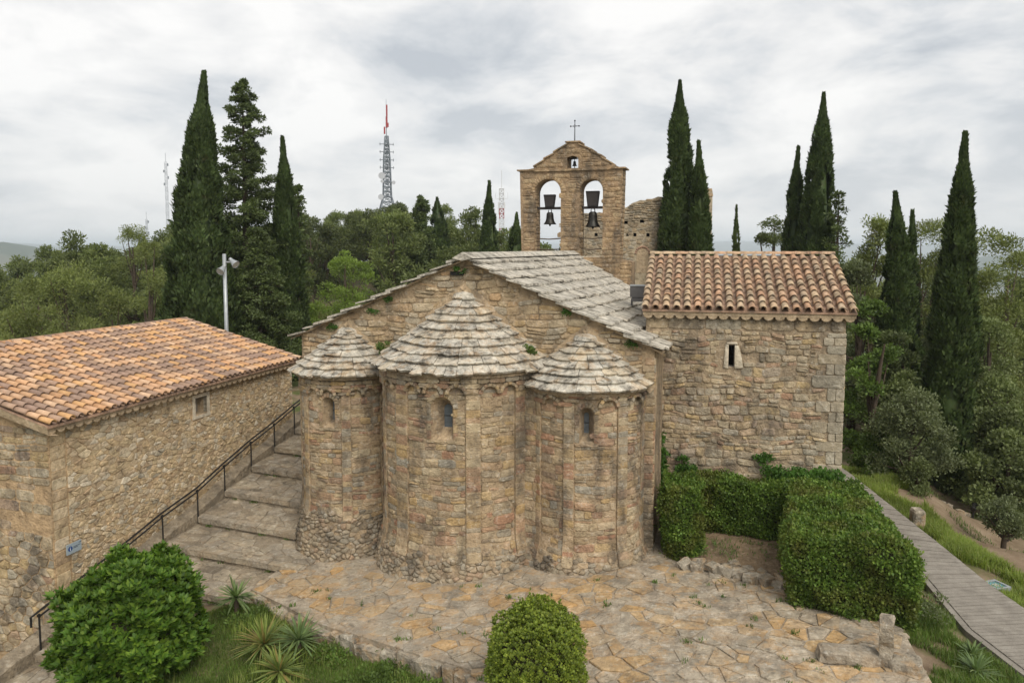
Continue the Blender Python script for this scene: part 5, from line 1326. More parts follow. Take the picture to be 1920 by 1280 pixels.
def place_tree(name, label, cat, x, y, crown, trunk, leaf, rz=0.0, group=None, z=None, parts=('crown', 'trunk')):
    t = thing(name, label, cat, (x, y, g1(x, y) if z is None else z), rz, group)
    link(parts[0], mesh_np(parts[0], *crown), t, M[leaf])
    if trunk is not None: link(parts[1], mesh_np(parts[1], *trunk, True), t, M['bark'])
    return t
def cyp(x, y, h, R, label, k=1.6, seed=1, nt=170, nb=130, bl=.34, lean=0., ragged=.2, leaf='cypress'):
    cr = cypress_mesh(seed, h, R, k, nt, nb, bl, lean, ragged)
    tr = tube([(0, 0, -.5), (0, 0, h * .12)], [.09 + .07 * R, .07 + .05 * R], 8)
    place_tree('cypress_tree', label, 'tree', x, y, cr, (np.array(tr[0]), np.array(tr[1])), leaf, seed * 1.3, 'cypresses round the church')
cyp(-18.4, 44, 20.3, 1.78, 'huge broad dark cypress behind the left end of the tiled house', 1.3, 1, 400, 170, .34, 1.0, .32)
cyp(-15.0, 50, 16.2, 1.12, 'slender dark cypress to the right of the lamp post', 1.35, 2, 220, 120, .32, .2, .32)
cyp(-8.4, 86, 12.6, 1.35, 'narrow cypress on the wood edge beside the dark fir', 2.0, 3, 120, 90, .42, .2, .3)
cyp(-2.3, 75, 15.1, 1.1, 'pointed cypress standing left of the slim red and white mast', 1.35, 4, 140, 110, .4, .1, .15)
cyp(.4, 70, 12.0, 1.3, 'dark cypress half hidden by the left pier of the bell gable', 1.3, 5, 120, 90, .4)
cyp(10.4, 47.2, 17.9, 1.08, 'tallest cypress right of the bell gable', 2.1, 6, 260, 150, .30, .1, .26)
cyp(11.45, 45.6, 14.0, .74, 'shorter cypress leaning on the tallest one above the annex roof', 1.6, 7, 190, 120, .32, .2, .22)
cyp(17.9, 60, 13.0, .5, 'small thin brownish cypress between the annex cypress pairs', 1.3, 8, 70, 60, .34, .0, .2, 'fir')
cyp(21.1, 52, 20.1, 1.16, 'tall columnar cypress above the right part of the annex roof', 2.0, 9, 260, 150, .32, .2, .28)
cyp(20.2, 54, 16.8, .84, 'lower cypress pressed to the left of the tall columnar one', 1.6, 10, 180, 110, .34, .3, .2)
cyp(20.8, 40, 13.6, 1.0, 'loose cypress right of the annex with bent tip', 1.4, 11, 230, 140, .3, .7, .4)
cyp(24.6, 46, 13.2, .6, 'thin cypress spire behind the loose cypress', 1.6, 12, 90, 80, .32, .1)
cyp(20.2, 34, 16.2, .92, 'big dark cypress at the right between grey oak bushes', 1.6, 13, 300, 170, .28, .6, .4)
def fir(x, y, h, R, label, seed, **kw):
    leaf = kw.pop('leaf', 'fir'); a, b = fir_mesh(seed, h, R, **kw); place_tree('conifer_tree', label, 'tree', x, y, a, b, leaf, seed, 'conifers round the church')
fir(-17.7, 50, 20.3, 3.6, 'tall open conifer with ragged top behind the huge cypress', 21, nbr=125, nl=120, open_=.4, ll=.22, lw=.042, taper=.55)
fir(-15.6, 46, 9.9, 2.9, 'dense green conifer with low skirts behind the lamp post', 22, nbr=95, nl=120, ll=.2, lw=.04)
fir(-15.9, 56, 14.4, 1.6, 'dark conifer tip behind the slender cypress', 23, nbr=50, nl=50, open_=.5)
fir(-9.9, 82, 13.0, 3.8, 'dark pointed fir in front of the wooded ridge', 24, nbr=90, nl=90, ll=.30, lw=.055)
fir(-14.7, 92, 8.6, 3.4, 'broad dark fir below the radio mast', 25, nbr=70, nl=90, ll=.30, lw=.06)
fir(21.7, 50, 13.5, 2.1, 'airy fir behind the right corner of the annex roof', 26, nbr=44, nl=40, open_=.6, ll=.26, lw=.05, droop=.05)
def pine(x, y, h, R, label, seed, leaf='pine', **kw):
    a, b = pine_mesh(seed, h, R, **kw); place_tree('pine_tree', label, 'tree', x, y, a, b, leaf, seed, 'pines round the church')
pine(-36.7, 62, 11.7, 5.6, 'wide olive green pine in the left woods', 31, nc=95, nl=130, low=.12, ll=.25, lw=.04)
pine(-33.5, 51, 11.2, 3.6, 'leafy pine at the left edge above the tiled roof', 32, nc=70, nl=120, low=.15)
pine(-36.3, 72, 12.6, 3.6, 'upright pine touching the left side of the huge cypress', 33, nc=60, nl=100, low=.1)
pine(-27.5, 42, 8.6, 3.2, 'low pine behind the ridge of the tiled house, far left', 34, nc=60, nl=110, low=.1)
pine(-26.8, 50, 9.3, 3.4, 'pine with pale twigs behind the tiled ridge', 35, nc=60, nl=100, low=.12)
pine(-29.1, 60, 12.7, 2.9, 'darker pine beside the huge cypress', 36, nc=55, nl=100, low=.1)
pine(-31.5, 46, 7.5, 2.6, 'smaller low pine behind the left end of the ridge', 51, nc=45, nl=90, low=.1)
pine(-14.4, 66, 9.6, 3.9, 'bright green young pine above the left slope of the church roof', 37, 'pine_bright', nc=75, nl=130, low=.02, ll=.25, lw=.042)
pine(-14.2, 54, 5.6, 2.6, 'low bushy pine behind the left eave of the church', 38, 'pine_bright', nc=45, nl=100, low=.05)
pine(-17.1, 60, 8.6, 3.0, 'greyish pine between the slender cypress and the bright pine', 39, nc=50, nl=90, low=.1)
pine(22.4, 46, 11.4, 2.4, 'rounded pine left of the loose cypress', 40, nc=80, nl=110, low=.12, rc=(.13, .22))
pine(28.0, 50, 14.2, 3.6, 'spreading pine between the two right cypresses', 41, nc=110, nl=120, low=.1, rc=(.12, .2))
pine(27.2, 42, 12.9, 3.1, 'umbrella pine with bare lower limbs at the right edge', 42, nc=90, nl=130, low=.35, umbrella=.5, rc=(.12, .2))
pine(31.5, 46, 6.4, 3.0, 'broad pine low at the right edge', 43, nc=60, nl=100, low=.1)
pine(33.4, 55, 9.4, 3.6, 'far pine behind the big dark cypress', 44, nc=80, nl=110, low=.05, rc=(.12, .2))
def oak(x, y, h, R, label, seed, leaf='oak', name='oak_tree', cat='tree', grp='oaks on the right slope', **kw):
    kw.setdefault('low', .1); kw.setdefault('nc', 60); kw.setdefault('nl', 120); kw.setdefault('ll', .16); kw.setdefault('lw', .05); kw.setdefault('rc', (.10, .2))
    a, b = pine_mesh(seed, h, R, **kw); place_tree(name, label, cat, x, y, a, b, leaf, seed, grp)
oak(20.0, 58, 12.3, 2.2, 'round oak crown above the middle of the annex roof', 60)
oak(18.9, 41, 9.2, 1.9, 'grey green oak at the upper right corner of the annex', 61, 'oak_grey', nc=70)
oak(15.9, 33, 7.3, 1.5, 'fresh green tree against the right wall of the annex', 62, 'fresh', nc=55)
oak(16.4, 30, 3.9, 1.9, 'pale grey oak bush beside the dirt slope', 63, 'oak_grey', nc=70, nl=150, ll=.11, lw=.035)
oak(15.4, 31, 1.9, 1.15, 'bright round shrub at the foot of the annex corner', 64, 'fresh', nl=120, ll=.1, lw=.035)
oak(25.1, 39, 7.6, 3.0, 'large dark oak behind the big right cypress', 65, nc=90)
oak(22.4, 33, 4.3, 2.7, 'broad shadowy oak at the right edge', 66, nc=90, nl=140)
oak(25.8, 45, 7.8, 2.6, 'oak filling the gap between the right cypresses', 67, 'oak_grey')
oak(28.5, 52, 9.2, 2.6, 'far oak behind the loose cypress', 68)
oak(18.6, 37, 4.8, 1.8, 'dark oak bush under the loose cypress', 69, nc=70)
oak(17.3, 25.5, 1.85, .85, 'small young holm oak with slim trunk beside the dirt path', 70, 'oak_grey', low=.38, nc=45, nl=90, ll=.085, lw=.03)
oak(23.5, 36, 5.4, 2.4, 'dark oak beneath the umbrella pine', 71, nc=80)
oak(19.6, 38, 6.2, 1.8, 'oak between annex corner and loose cypress', 72, nc=70)
oak(15.9, 28.6, 1.2, .8, 'low green shrub above the long grass beside the ramp', 73, 'oak', nl=90, ll=.09, lw=.03, low=0.0, nc=40)
oak(20.6, 30.6, 3.6, 1.7, 'dark low oak right of the dirt slope hearth', 74, nc=70)
oak(24.4, 30.2, 5.2, 2.4, 'broad oak half out of the frame at the right edge', 75, nc=80)
oak(18.3, 34.6, 4.6, 1.8, 'oak above the hearth ring on the dirt slope', 76, nc=70)
# the wood on the ridge: a few kinds of crown, copied one by one
def forest():
    r = np.random.default_rng(99); kinds = []
    for s in range(5): kinds.append(('pine_tree', pine_mesh(200 + s, 9.5, 3.4, low=.22 + .04 * s, nc=58, nl=100, ll=.34, lw=.06, rc=(.11, .2), umbrella=.3 if s % 2 else 0.)))
    for s in range(2): kinds.append(('pine_tree', pine_mesh(210 + s, 8.0, 3.0, low=.08, nc=58, nl=100, ll=.34, lw=.06, rc=(.11, .2))))
    mes = []
    for nm, (a, b) in kinds:
        c = mesh_np('crown', *a); c.materials.append(M['forest']); t = mesh_np('trunk', *b, True); t.materials.append(M['bark']); mes.append((nm, c, t))
    spots = []
    def ok(x, y, d): return all((x - a) ** 2 + (y - b) ** 2 > d * d for a, b in spots)
    tries = 0
    while len(spots) < 215 and tries < 9000:
        tries += 1; y = r.uniform(66, 195); x = r.uniform(-.74 * y - 4, .10 * y)
        if y < 95 and x > -20 - (y - 66) * .0 and x < 4: 
            if r.random() < .7: continue
        if not ok(x, y, 3.6 + y * .012): continue
        spots.append((x, y))
    for _ in range(26):
        y = r.uniform(62, 110); x = r.uniform(.40 * y, .78 * y)
        if ok(x, y, 4): spots.append((x, y))
    for i, (x, y) in enumerate(spots):
        nm, c, t = mes[int(r.integers(len(mes)))]; g = g1(x, y)
        crest = np.interp(x / y, [-.72, -.62, -.55, -.49, -.29, -.2, -.14, -.06, 0, .05, .12, .4, .8], [-.028, -.008, .022, .036, .05, .055, .05, .032, .022, .012, .0, -.012, -.02])
        s = (9.7 + (crest - abs(r.normal(0, .014)) + (.006 if r.random() < .12 else 0)) * y - g) / 9.3
        if s < .42: continue
        s = min(s, r.uniform(.95, 1.25))
        o = thing(nm, 'rounded green tree crown among the woods behind the church', 'tree', (x, y, g1(x, y) - .3), r.uniform(0, 6.28), 'trees of the wood behind the church'); o.scale = (s, s, s * r.uniform(.85, 1.15))
        link('crown', c, o); link('trunk', t, o)
forest()
# ---- clipped hedges and bushes
def surf_leaves(r, S, Nn, ll, lw, n, jit):
    """leaves near sampled surface points"""
    P = S + Nn * r.normal(0, jit, (len(S), 1)) - Nn * .5 * ll; A = Nn * .7 + rdir(r, len(S)) * .9 + np.array([0, 0, .35]); s = r.uniform(.6, 1.3, len(S))
    return leaf_quads(P, A, Nn + rdir(r, len(S)) * .8, ll * s, lw * s)
def hedge(name, label, foot, z0, z1, seed, dens=2600, ll=.078, lw=.025, bev=.22, leaf='hedge', bulge=.05, top_slope=0.0):
    """block hedge over a convex footprint (counter-clockwise), rounded at the shoulders"""
    r = np.random.default_rng(seed); c = np.mean(np.array(foot), 0); S = []; Ns = []; m = len(foot)
    nz = lambda p: .07 * (np.sin(p[:, 0] * 3.1 + p[:, 2] * 2.3 + seed) + np.sin(p[:, 1] * 4.2 - p[:, 2] * 3.7) * .7 + .5 * np.sin(p[:, 0] * 9 + p[:, 1] * 8 + p[:, 2] * 7)) 
    for i in range(m):
        a, b = np.array(foot[i]), np.array(foot[(i + 1) % m]); L = np.linalg.norm(b - a); H = z1 - z0; n = int(L * H * dens); t = r.random(n); z = z0 + H * r.random(n)
        nrm = np.array([(b - a)[1], -(b - a)[0], 0]) / L
        if np.dot(nrm[:2], (a + b) / 2 - c) < 0: nrm = -nrm
        p = np.stack([a[0] + (b - a)[0] * t, a[1] + (b - a)[1] * t, z], -1); sh = np.clip((z - (z1 - bev)) / bev, 0, 1); ins = bev * (1 - np.sqrt(np.maximum(0, 1 - sh ** 2)))
        low = np.clip((z0 + .35 - z) / .35, 0, 1) * .12
        d2 = np.minimum(t, 1 - t) * L; cor = np.clip((bev - d2) / bev, 0, 1); ins = ins + low + bev * .6 * (1 - np.sqrt(np.maximum(0, 1 - cor ** 2)))
        p = p - nrm * ins[:, None]; nn = unit(nrm + np.array([0, 0, 1.0]) * (sh * 1.2)[:, None]); p = p + nn * nz(p)[:, None]; S.append(p); Ns.append(nn)
    P = np.array(foot); n0 = int(dens * 1.1 * abs(sum(P[i - 1][0] * P[i][1] - P[i][0] * P[i - 1][1] for i in range(m))) / 2); q = []
    tri = [(P[0], P[i], P[i + 1]) for i in range(1, m - 1)]; ar = np.array([abs(np.cross(b - a, d - a)) for a, b, d in tri]); ar = ar / ar.sum()
    for (a, b, d), f in zip(tri, ar):
        k = int(n0 * f); u, v = r.random(k), r.random(k); fl = u + v > 1; u[fl], v[fl] = 1 - u[fl], 1 - v[fl]; q.append(a + np.outer(u, b - a) + np.outer(v, d - a))
    q = np.concatenate(q); q = c + (q - c) * .96; p = np.concatenate([q, np.full((len(q), 1), z1)], 1); nn = np.tile(np.array([0, 0, 1.0]), (len(p), 1)); p = p + nn * nz(p)[:, None]; S.append(p); Ns.append(nn)
    S = np.concatenate(S); Ns = np.concatenate(Ns)
    leaves = surf_leaves(r, S, Ns, ll, lw, len(S), .055)
    core = []; F = []
    def inset(dist):
        o_ = []
        for i in range(m):
            p0, p1, p2 = (np.array(foot[(i + q) % m]) for q in (-1, 0, 1)); e1 = unit(p1 - p0); e2 = unit(p2 - p1); n1 = np.array([-e1[1], e1[0]]); n2 = np.array([-e2[1], e2[0]])
            if np.dot(n1, c - p1) < 0: n1 = -n1
            if np.dot(n2, c - p1) < 0: n2 = -n2
            b_ = unit(n1 + n2); o_.append(p1 + b_ * dist / max(.4, np.dot(b_, n1)))
        return o_
    for z, k in ((z0 - .1, .26), (z0 + .3, .2), (z1 - .45, .2), (z1 - .18, .32)):
        for p in inset(k): core.append((p[0], p[1], z))
    for j in range(3):
        for i in range(m): F.append((j * m + i, j * m + (i + 1) % m, (j + 1) * m + (i + 1) % m, (j + 1) * m + i))
    o = thing(name, label, 'hedge' if 'hedge' in name else 'shrub', (c[0], c[1], z0)); off = np.array([c[0], c[1], z0])
    link('foliage', mesh_np('foliage', leaves[0] - off, leaves[1]), o, M[leaf])
    mb = MB(); mb.add([tuple(np.array(v) - off) for v in core], F + [tuple(range(3 * m, 4 * m))]); mb.build('twig_core', M['twig'], o)
M['twig'] = plain('twig', (.035, .035, .018), .95, var=.4, spec=.1)
hedge('clipped_hedge', 'large block-shaped clipped hedge at the right of the forecourt', [(6.95, 18.25), (9.65, 17.1), (10.7, 22.7), (8.55, 22.7)], .55, 2.52, 301, 1900)
hedge('clipped_hedge', 'dark clipped hedge strip along the annex wall', [(5.35, 22.75), (8.6, 21.85), (8.8, 22.75), (5.5, 23.7)], .75, 2.48, 302, 1900)
hedge('clipped_shrub', 'narrow clipped shrub beside the right apse', [(4.45, 21.15), (5.35, 20.95), (5.75, 21.5), (5.55, 22.5), (4.65, 22.6)], .5, 2.78, 303, 1900, bev=.55)
def round_bush(name, label, x, y, z, rx, rz_, seed, leaf, n, ll, lw, tufts=0, lump=.08, sq=2.4, ryk=1.0, sprigs=0):
    r = np.random.default_rng(seed); d = rdir(r, n); d[:, 2] = np.where(d[:, 2] < -.75, -d[:, 2], d[:, 2])
    e = (np.abs(d[:, 0]) ** sq + np.abs(d[:, 1]) ** sq + np.abs(d[:, 2]) ** sq) ** (-1 / sq); q = d * e[:, None]
    lm = 1 + lump * (np.sin(q[:, 0] * 7 + seed) * np.sin(q[:, 1] * 6 + 1) + .8 * np.sin(q[:, 2] * 8 + q[:, 0] * 4) + .5 * np.sin(q[:, 1] * 15 + q[:, 2] * 13))
    q = q * lm[:, None]; S = q * np.array([rx, rx * ryk, rz_]) + np.array([0, 0, rz_ * .95]); parts = []
    if tufts:                                               # leaves gathered in rosettes at twig tips
        k = n // tufts; S = S[:k]; dd = d[:k]; dep = r.random((k, 1)) ** 1.4 * .42; S = S - dd * dep * rx; ax = unit(dd * .65 + np.array([0, 0, .75]) + r.normal(0, .25, (k, 3)))
        for j in range(tufts):
            a = 2 * np.pi * j / tufts + r.random(k) * .8; e1 = unit(np.cross(ax, np.array([.3, .9, .1]))); e2 = np.cross(ax, e1); o = e1 * np.cos(a)[:, None] + e2 * np.sin(a)[:, None]
            s = r.uniform(.7, 1.25, k); parts.append(leaf_quads(S + o * .012, ax * .75 + o * .75, ax - o * .3, ll * s, lw * s))
    else: parts.append(surf_leaves(r, S, d, ll, lw, n, .05))
    for j in range(sprigs):
        a = r.random() * 6.28; rr = r.random() * rx * .55; b = np.array([math.cos(a) * rr, math.sin(a) * rr, rz_ * 1.9 - rr * .25]); L = r.uniform(.15, .38); k = 22
        f = r.random(k); P = b + np.array([r.normal(0, .06), r.normal(0, .06), 1]) * (f * L)[:, None]; parts.append(leaf_quads(P, rdir(r, k) + np.array([0, 0, .5]), rdir(r, k), ll * 1.1, lw * 1.1))
    o = thing(name, label, 'bush', (x, y, z)); link('foliage', mesh_np('foliage', *join(parts)), o, M[leaf])
    mb = MB(); prof = []
    for i in range(9): t = -1 + 2 * i / 8; prof.append((max(.03, (1 - abs(t) ** sq) ** (1 / sq)) * rx * .80, t * rz_ * .80 + rz_ * .95))
    mb.lathe(prof, (0, 0, 0), 14); mb.build('twig_core', M['twig'], o, True)
    mb = MB(); mb.tube([(0, 0, -.3), (0, 0, rz_ * .6)], .07, 6); mb.build('stem', M['bark'], o)
round_bush('round_bush', 'big glossy bright green bush in front of the handrail', -9.45, 17.9, g1(-9.45, 17.9) - .1, 1.58, 1.58, 311, 'bush', 46000, .175, .036, tufts=7, lump=.12, sq=2.2, sprigs=20)
round_bush('round_bush', 'clipped yellow-green bush at the bottom middle of the forecourt', .5, 14.85, .0, 1.0, 1.17, 312, 'box_bush', 40000, .055, .022, tufts=4, lump=.05, sq=2.6, sprigs=40)
# ---- yuccas
def yucca(x, y, label, seed, n=75, L=.75, leaf='yucca', z=None, stem=.25, w=.028):
    r = np.random.default_rng(seed); V = []; F = []; z = g1(x, y) if z is None else z
    for i in range(n):
        el = math.asin(np.clip(r.uniform(-.25, 1), -1, 1)); a = i * 2.39996 + r.normal(0, .2); l = L * r.uniform(.7, 1.1); d = np.array([math.cos(a) * math.cos(el), math.sin(a) * math.cos(el), math.sin(el)]); s = np.array([-math.sin(a), math.cos(a), 0]); b = len(V); dr = r.uniform(.05, .35)
        for f, ww in ((.04, .6), (.35, 1.), (.7, .7), (1., .05)):
            p = d * l * f + np.array([0, 0, stem - dr * l * f * f]); V += [p - s * w * ww, p + s * w * ww]
        F += [(b + 2 * k, b + 2 * k + 1, b + 2 * k + 3, b + 2 * k + 2) for k in range(3)]
    t = thing('yucca_plant', label, 'yucca', (x, y, z), 0, 'spiky yuccas'); link('leaf_rosette', mesh_np('leaf_rosette', V, F), t, M[leaf])
    mb = MB(); mb.tube([(0, 0, -.2), (0, 0, stem)], [.09, .06], 7); mb.build('stem', M['bark'], t)
yucca(-7.75, 20.25, 'dark green yucca on a short trunk below the stairs', 401, 85, .72, stem=.5)
yucca(-6.35, 18.35, 'largest yucca with reddish dry leaves in the lawn', 402, 110, .98, 'yucca_dry', stem=.3)
yucca(-5.4, 18.15, 'pale yucca to the right of the largest one', 403, 80, .8, stem=.4)
yucca(-5.55, 17.05, 'lowest yellow-green yucca in the lawn, nearest the camera', 404, 90, .85, 'yucca_dry', stem=.2)
yucca(10.75, 16.55, 'bright spiky yucca on the bank between pavement and ramp', 405, 70, .62, stem=.1)
yucca(11.1, 17.3, 'smaller yucca behind the one on the ramp bank', 406, 45, .45, stem=.1)
# ---- grass, weeds, ivy
def blades(r, P, h, w, lean=.45):
    n = len(P); a = r.random(n) * 6.283; d = np.stack([np.cos(a), np.sin(a), np.zeros(n)], -1); s = np.stack([-np.sin(a), np.cos(a), np.zeros(n)], -1); hh = (h * r.uniform(.5, 1.25, n))[:, None]; ln = (lean * r.random(n))[:, None]
    m = P + np.array([0, 0, 1]) * hh * .55 + d * hh * ln * .35; t = P + np.array([0, 0, 1]) * hh * (1 - ln * .3) + d * hh * ln
    V = np.stack([P - s * w, P + s * w, m + s * w * .8, m - s * w * .8, t], 1).reshape(-1, 3); b = np.arange(n) * 5
    Fq = np.stack([b, b + 1, b + 2, b + 3], -1); Ft = np.stack([b + 3, b + 2, b + 4, b + 4], -1)
    return V, Fq, np.stack([b + 3, b + 2, b + 4], -1)
def grass(name, label, P, h, w, leaf, seed, lean=.45):
    r = np.random.default_rng(seed); V, Fq, Ft = blades(r, P, h, w, lean); me = bpy.data.meshes.new(name)
    nq, nt = len(Fq), len(Ft); me.vertices.add(len(V)); me.vertices.foreach_set('co', V.astype(np.float32).ravel()); me.loops.add(nq * 4 + nt * 3)
    me.loops.foreach_set('vertex_index', np.concatenate([Fq.ravel(), Ft.ravel()]).astype(np.int32)); me.polygons.add(nq + nt); me.polygons.foreach_set('loop_start', np.concatenate([np.arange(nq) * 4, nq * 4 + np.arange(nt) * 3]).astype(np.int32)); me.update(calc_edges=True)
    o = link(name, me, None, M[leaf]); return tag(o, label, 'grass', None, 'stuff')
def scatter(r, poly, n, patch=0.0):
    P = np.array(poly); lo, hi = P.min(0), P.max(0); out = []
    while len(out) < n:
        for x, y in r.uniform(lo, hi, (n, 2)):
            if patch and (math.sin(x * 1.9 + .7 * y) + math.sin(y * 2.3 - x) + math.sin(x * 5.1 + y * 4.3) * .6) < patch - 1 + r.random() * .9: continue
            if inside(poly, x, y): out.append((x, y))
            if len(out) >= n: break
    out = np.array(out[:n]); return np.concatenate([out, gz(out[:, 0], out[:, 1])[:, None] - .01], 1)
def build_grass():
    r = np.random.default_rng(500)
    lawn = [(-8.0, 21.2), (-6.3, 19.9), (-5.3, 18.9), (-3.7, 17.8), (-2.3, 16.85), (-1.05, 16.05), (-.6, 15), (-.4, 12.5), (-9, 12.5), (-11.2, 15.8), (-9.6, 18.4), (-8.9, 20.6)]
    grass('lawn_grass', 'short green grass of the sloping lawn', scatter(r, lawn, 80000, -3), .12, .0075, 'grass', 1)
    grass('lawn_grass', 'taller tufts of straw and seed heads in the lawn', scatter(r, lawn, 5500, .9), .34, .006, 'long_grass', 2, .6)
    bank = [(9.2, 17.0), (8.8, 14.8), (8.3, 12.2), (13.0, 12.2), (12.3, 14.6), (11.75, 16.6), (11.5, 18.4), (11.7, 20.4), (10.6, 20.4), (10.0, 18)]
    grass('bank_grass', 'rough grass on the bank between pavement and ramp', scatter(r, bank, 26000, .3), .22, .008, 'grass', 3, .7)
    verge = [(14.35, 17), (14.05, 18.6), (13.8, 20.6), (13.75, 23.4), (13.7, 29.2), (13.6, 33), (15.6, 31), (15.5, 26.5), (15.6, 22.5), (15.9, 19), (16.2, 17)]
    grass('verge_grass', 'long yellow-green grass along the upper side of the ramp', scatter(r, verge, 36000, .2), .36, .012, 'long_grass', 4, .9)
    left_verge = [(10.9, 22.5), (11.9, 20.6), (12.5, 24), (13.0, 29.2), (12.9, 33), (11.6, 33), (11.0, 26)]
    grass('verge_grass', 'tall grass between the annex corner and the concrete ramp', scatter(r, left_verge, 14000, .0), .45, .012, 'long_grass', 7, .8)
    slope = [(17, 19), (16.6, 23), (16.5, 29), (18, 34), (24, 34), (24, 19)]
    grass('slope_grass', 'sparse dry grass on the dirt slope', scatter(r, slope, 5000, 1.5), .16, .01, 'weed', 5, .7)
    # weeds in the joints of the paving, on the stairs and in the soil bed
    P = []
    for _ in range(85):
        x, y = r.uniform(-6.5, 9), r.uniform(13.5, 21)
        if inside(FORE, x, y):
            k = int(r.integers(6, 26)); q = r.normal(0, .05, (k, 2)) + (x, y); P += [(a, b, zfore(a)) for a, b in q]
    for i in range(4, 11):
        for _ in range(6):
            u, v = r.uniform(.6, 4.6), STEPS[i][0] - .05; w = HO @ Vector((u, v, stair_z(v - .1) - .05 * u + .02))
            for _ in range(int(r.integers(6, 20))): P.append((w.x + r.normal(0, .06), w.y + r.normal(0, .03), w.z))
    for _ in range(40):
        x, y = r.uniform(5.3, 8.4), r.uniform(20.6, 22.2); k = 14; q = r.normal(0, .12, (k, 2)) + (x, y); P += [(a, b, .86) for a, b in q]
    grass('joint_weeds', 'little weeds growing in the joints of the paving', np.array(P), .10, .012, 'weed', 6, 1.0)
build_grass()
def leaf_plant(name, label, cat, C, rc, nl, ll, lw, leaf, seed, group=None, base=None, up=.5):
    r = np.random.default_rng(seed); C = np.array(C, float); V, F = clump_mesh(r, C, np.array(rc, float), nl, ll, lw, .9, up); b = np.array(base if base is not None else C.mean(0))
    o = thing(name, label, cat, tuple(b), 0, group); link('leaves', mesh_np('leaves', V - b, F), o, M[leaf]); return o
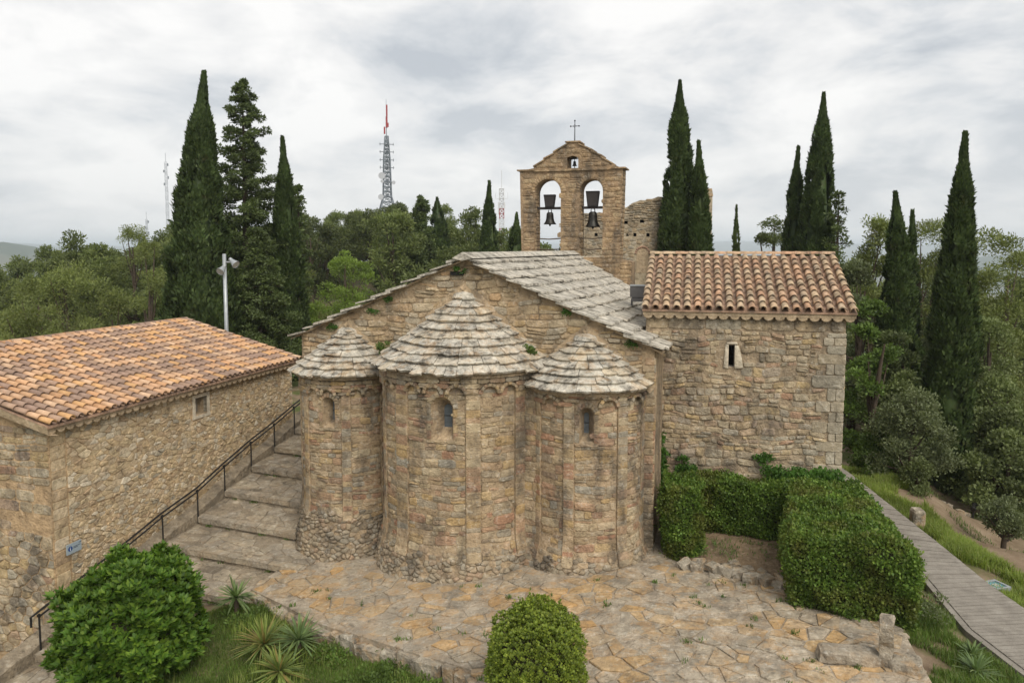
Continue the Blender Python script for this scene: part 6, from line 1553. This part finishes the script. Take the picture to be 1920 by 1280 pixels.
def build_plants():
    r = np.random.default_rng(600); W = lambda f, u, v, z: tuple(f @ Vector((u, v, z)))
    C = [W(AX, u, -.07 - .1 * r.random(), z) for u, z in [(.45 + r.normal(0, .12), 1.6 + r.random() * 1.5) for _ in range(34)] + [(1.25 + r.normal(0, .12), 1.8 + r.random() * 1.0) for _ in range(16)] + [(1.6 + r.normal(0, .1), 2.0 + r.random() * .7) for _ in range(10)]]
    C = C + [(x_, y_, z_ + .45) for x_, y_, z_ in C[:30]]
    leaf_plant('climbing_ivy', 'green ivy climbing the annex wall beside the church corner', 'ivy', C, [.17] * len(C), 46, .095, .04, 'ivy', 601)
    C = [W(AX, r.uniform(3.8, 6.2), -.25 - .5 * r.random(), 2.3 + .4 * r.random()) for _ in range(60)] + [W(AX, r.uniform(6.0, 6.9), -.5 - .9 * r.random(), .6 + 1.5 * r.random()) for _ in range(50)]
    leaf_plant('ivy_mound', 'mound of fresh ivy against the annex wall above the large hedge', 'ivy', C, [.2] * len(C), 60, .09, .037, 'ivy', 602)
    leaf_plant('wall_fern', 'small dark tuft growing out of the annex wall', 'plant', [W(AX, 3.75 + r.normal(0, .14), -.08, 2.92 + r.normal(0, .06)) for _ in range(9)], [.12] * 9, 45, .08, .03, 'ivy', 603)
    leaf_plant('cone_weed', 'weedy tuft between the left and central cone roofs', 'plant', [W(CH, -2.86 + r.normal(0, .1), -.55 + r.normal(0, .06), 6.32 + r.random() * .28) for _ in range(10)], [.11] * 10, 50, .09, .018, 'weed', 604, 'weeds rooted on the church roofs')
    leaf_plant('cone_weed', 'dry weedy tuft between the central and right cone roofs', 'plant', [W(CH, 2.02 + r.normal(0, .09), -.55 + r.normal(0, .06), 6.25 + r.random() * .45) for _ in range(12)], [.11] * 12, 50, .09, .018, 'weed', 605, 'weeds rooted on the church roofs')
    for u, z, lab, s in ((5.0, 6.85, 'small weed under the right eave above the right cone', 606), (3.05, 7.75, 'dark weed under the right slope of the gable', 607), (-4.95, 7.05, 'dark weed under the left eave slabs', 608), (-2.9, 8.0, 'small weed midway up the left gable slope', 609), (-.5, 9.0, 'dark weed under the gable peak', 610), (-3.55, 7.6, 'mossy weed low on the left gable', 611)):
        leaf_plant('gable_weed', lab, 'plant', [W(CH, u + r.normal(0, .09), -.07, z + r.normal(0, .04)) for _ in range(6)], [.08] * 6, 36, .06, .018, 'ivy', s, 'weeds rooted on the church roofs')
    C = [(r.uniform(-3.9, -1.4), 0, 0) for _ in range(1)]
    for x, y, lab, s, k in ((-4.4, 18.0, 'low green weed patch on the lawn under the pavement edge', 612, 24), (-3.0, 16.75, 'leafy weeds in front of the kerb stones', 613, 24), (-1.9, 16.1, 'leafy weeds near the bottom of the pavement edge', 614, 18), (-7.3, 20.0, 'weed clump beside the yucca on the trunk', 615, 14), (-6.2, 16.2, 'grey green weed clump in front of the yuccas', 616, 14), (-5.0, 19.2, 'weed clump where the pavement corner meets the lawn', 617, 16)):
        C = [(x + r.normal(0, .38), y + r.normal(0, .28), 0) for _ in range(k)]; C = [(a, b, g1(a, b) + .10) for a, b, _ in C]
        leaf_plant('weed_clump', lab, 'weed', C, [.17] * k, 50, .08, .025, 'fresh' if s % 2 else 'grass', s, 'weed clumps on the lawn')
    for x, y, lab, s in ((11.3, 15.2, 'juniper-like low shrub at the bottom right corner', 618), (10.6, 19.0, 'wispy shrub at the right side of the large hedge', 619)):
        C = [(x + r.normal(0, .4), y + r.normal(0, .3), 0) for _ in range(22)]; C = [(a, b, g1(a, b) + .12 + .5 * r.random() * (s == 619)) for a, b, _ in C]
        leaf_plant('low_shrub', lab, 'shrub', C, [.2] * 22, 70, .09, .022, 'grass' if s == 618 else 'oak_grey', s)
build_plants()

# ================================================================ the air
def build_haze():
    t = bpy.data.materials.new('haze'); t.use_nodes = True; nt = t.node_tree; nt.nodes.clear()
    out = nt.nodes.new('ShaderNodeOutputMaterial'); v = nt.nodes.new('ShaderNodeVolumePrincipled'); v.inputs['Color'].default_value = (.80, .88, .97, 1); v.inputs['Density'].default_value = HAZE; v.inputs['Anisotropy'].default_value = 0.1
    nt.links.new(v.outputs[0], out.inputs['Volume'])
    mb = MB(); mb.box((0, 22, -60), (30000, 30000, 320)); o = mb.build('haze', t, None); o['kind'] = 'stuff'; return o
HAZE = 1.9e-4
build_haze()
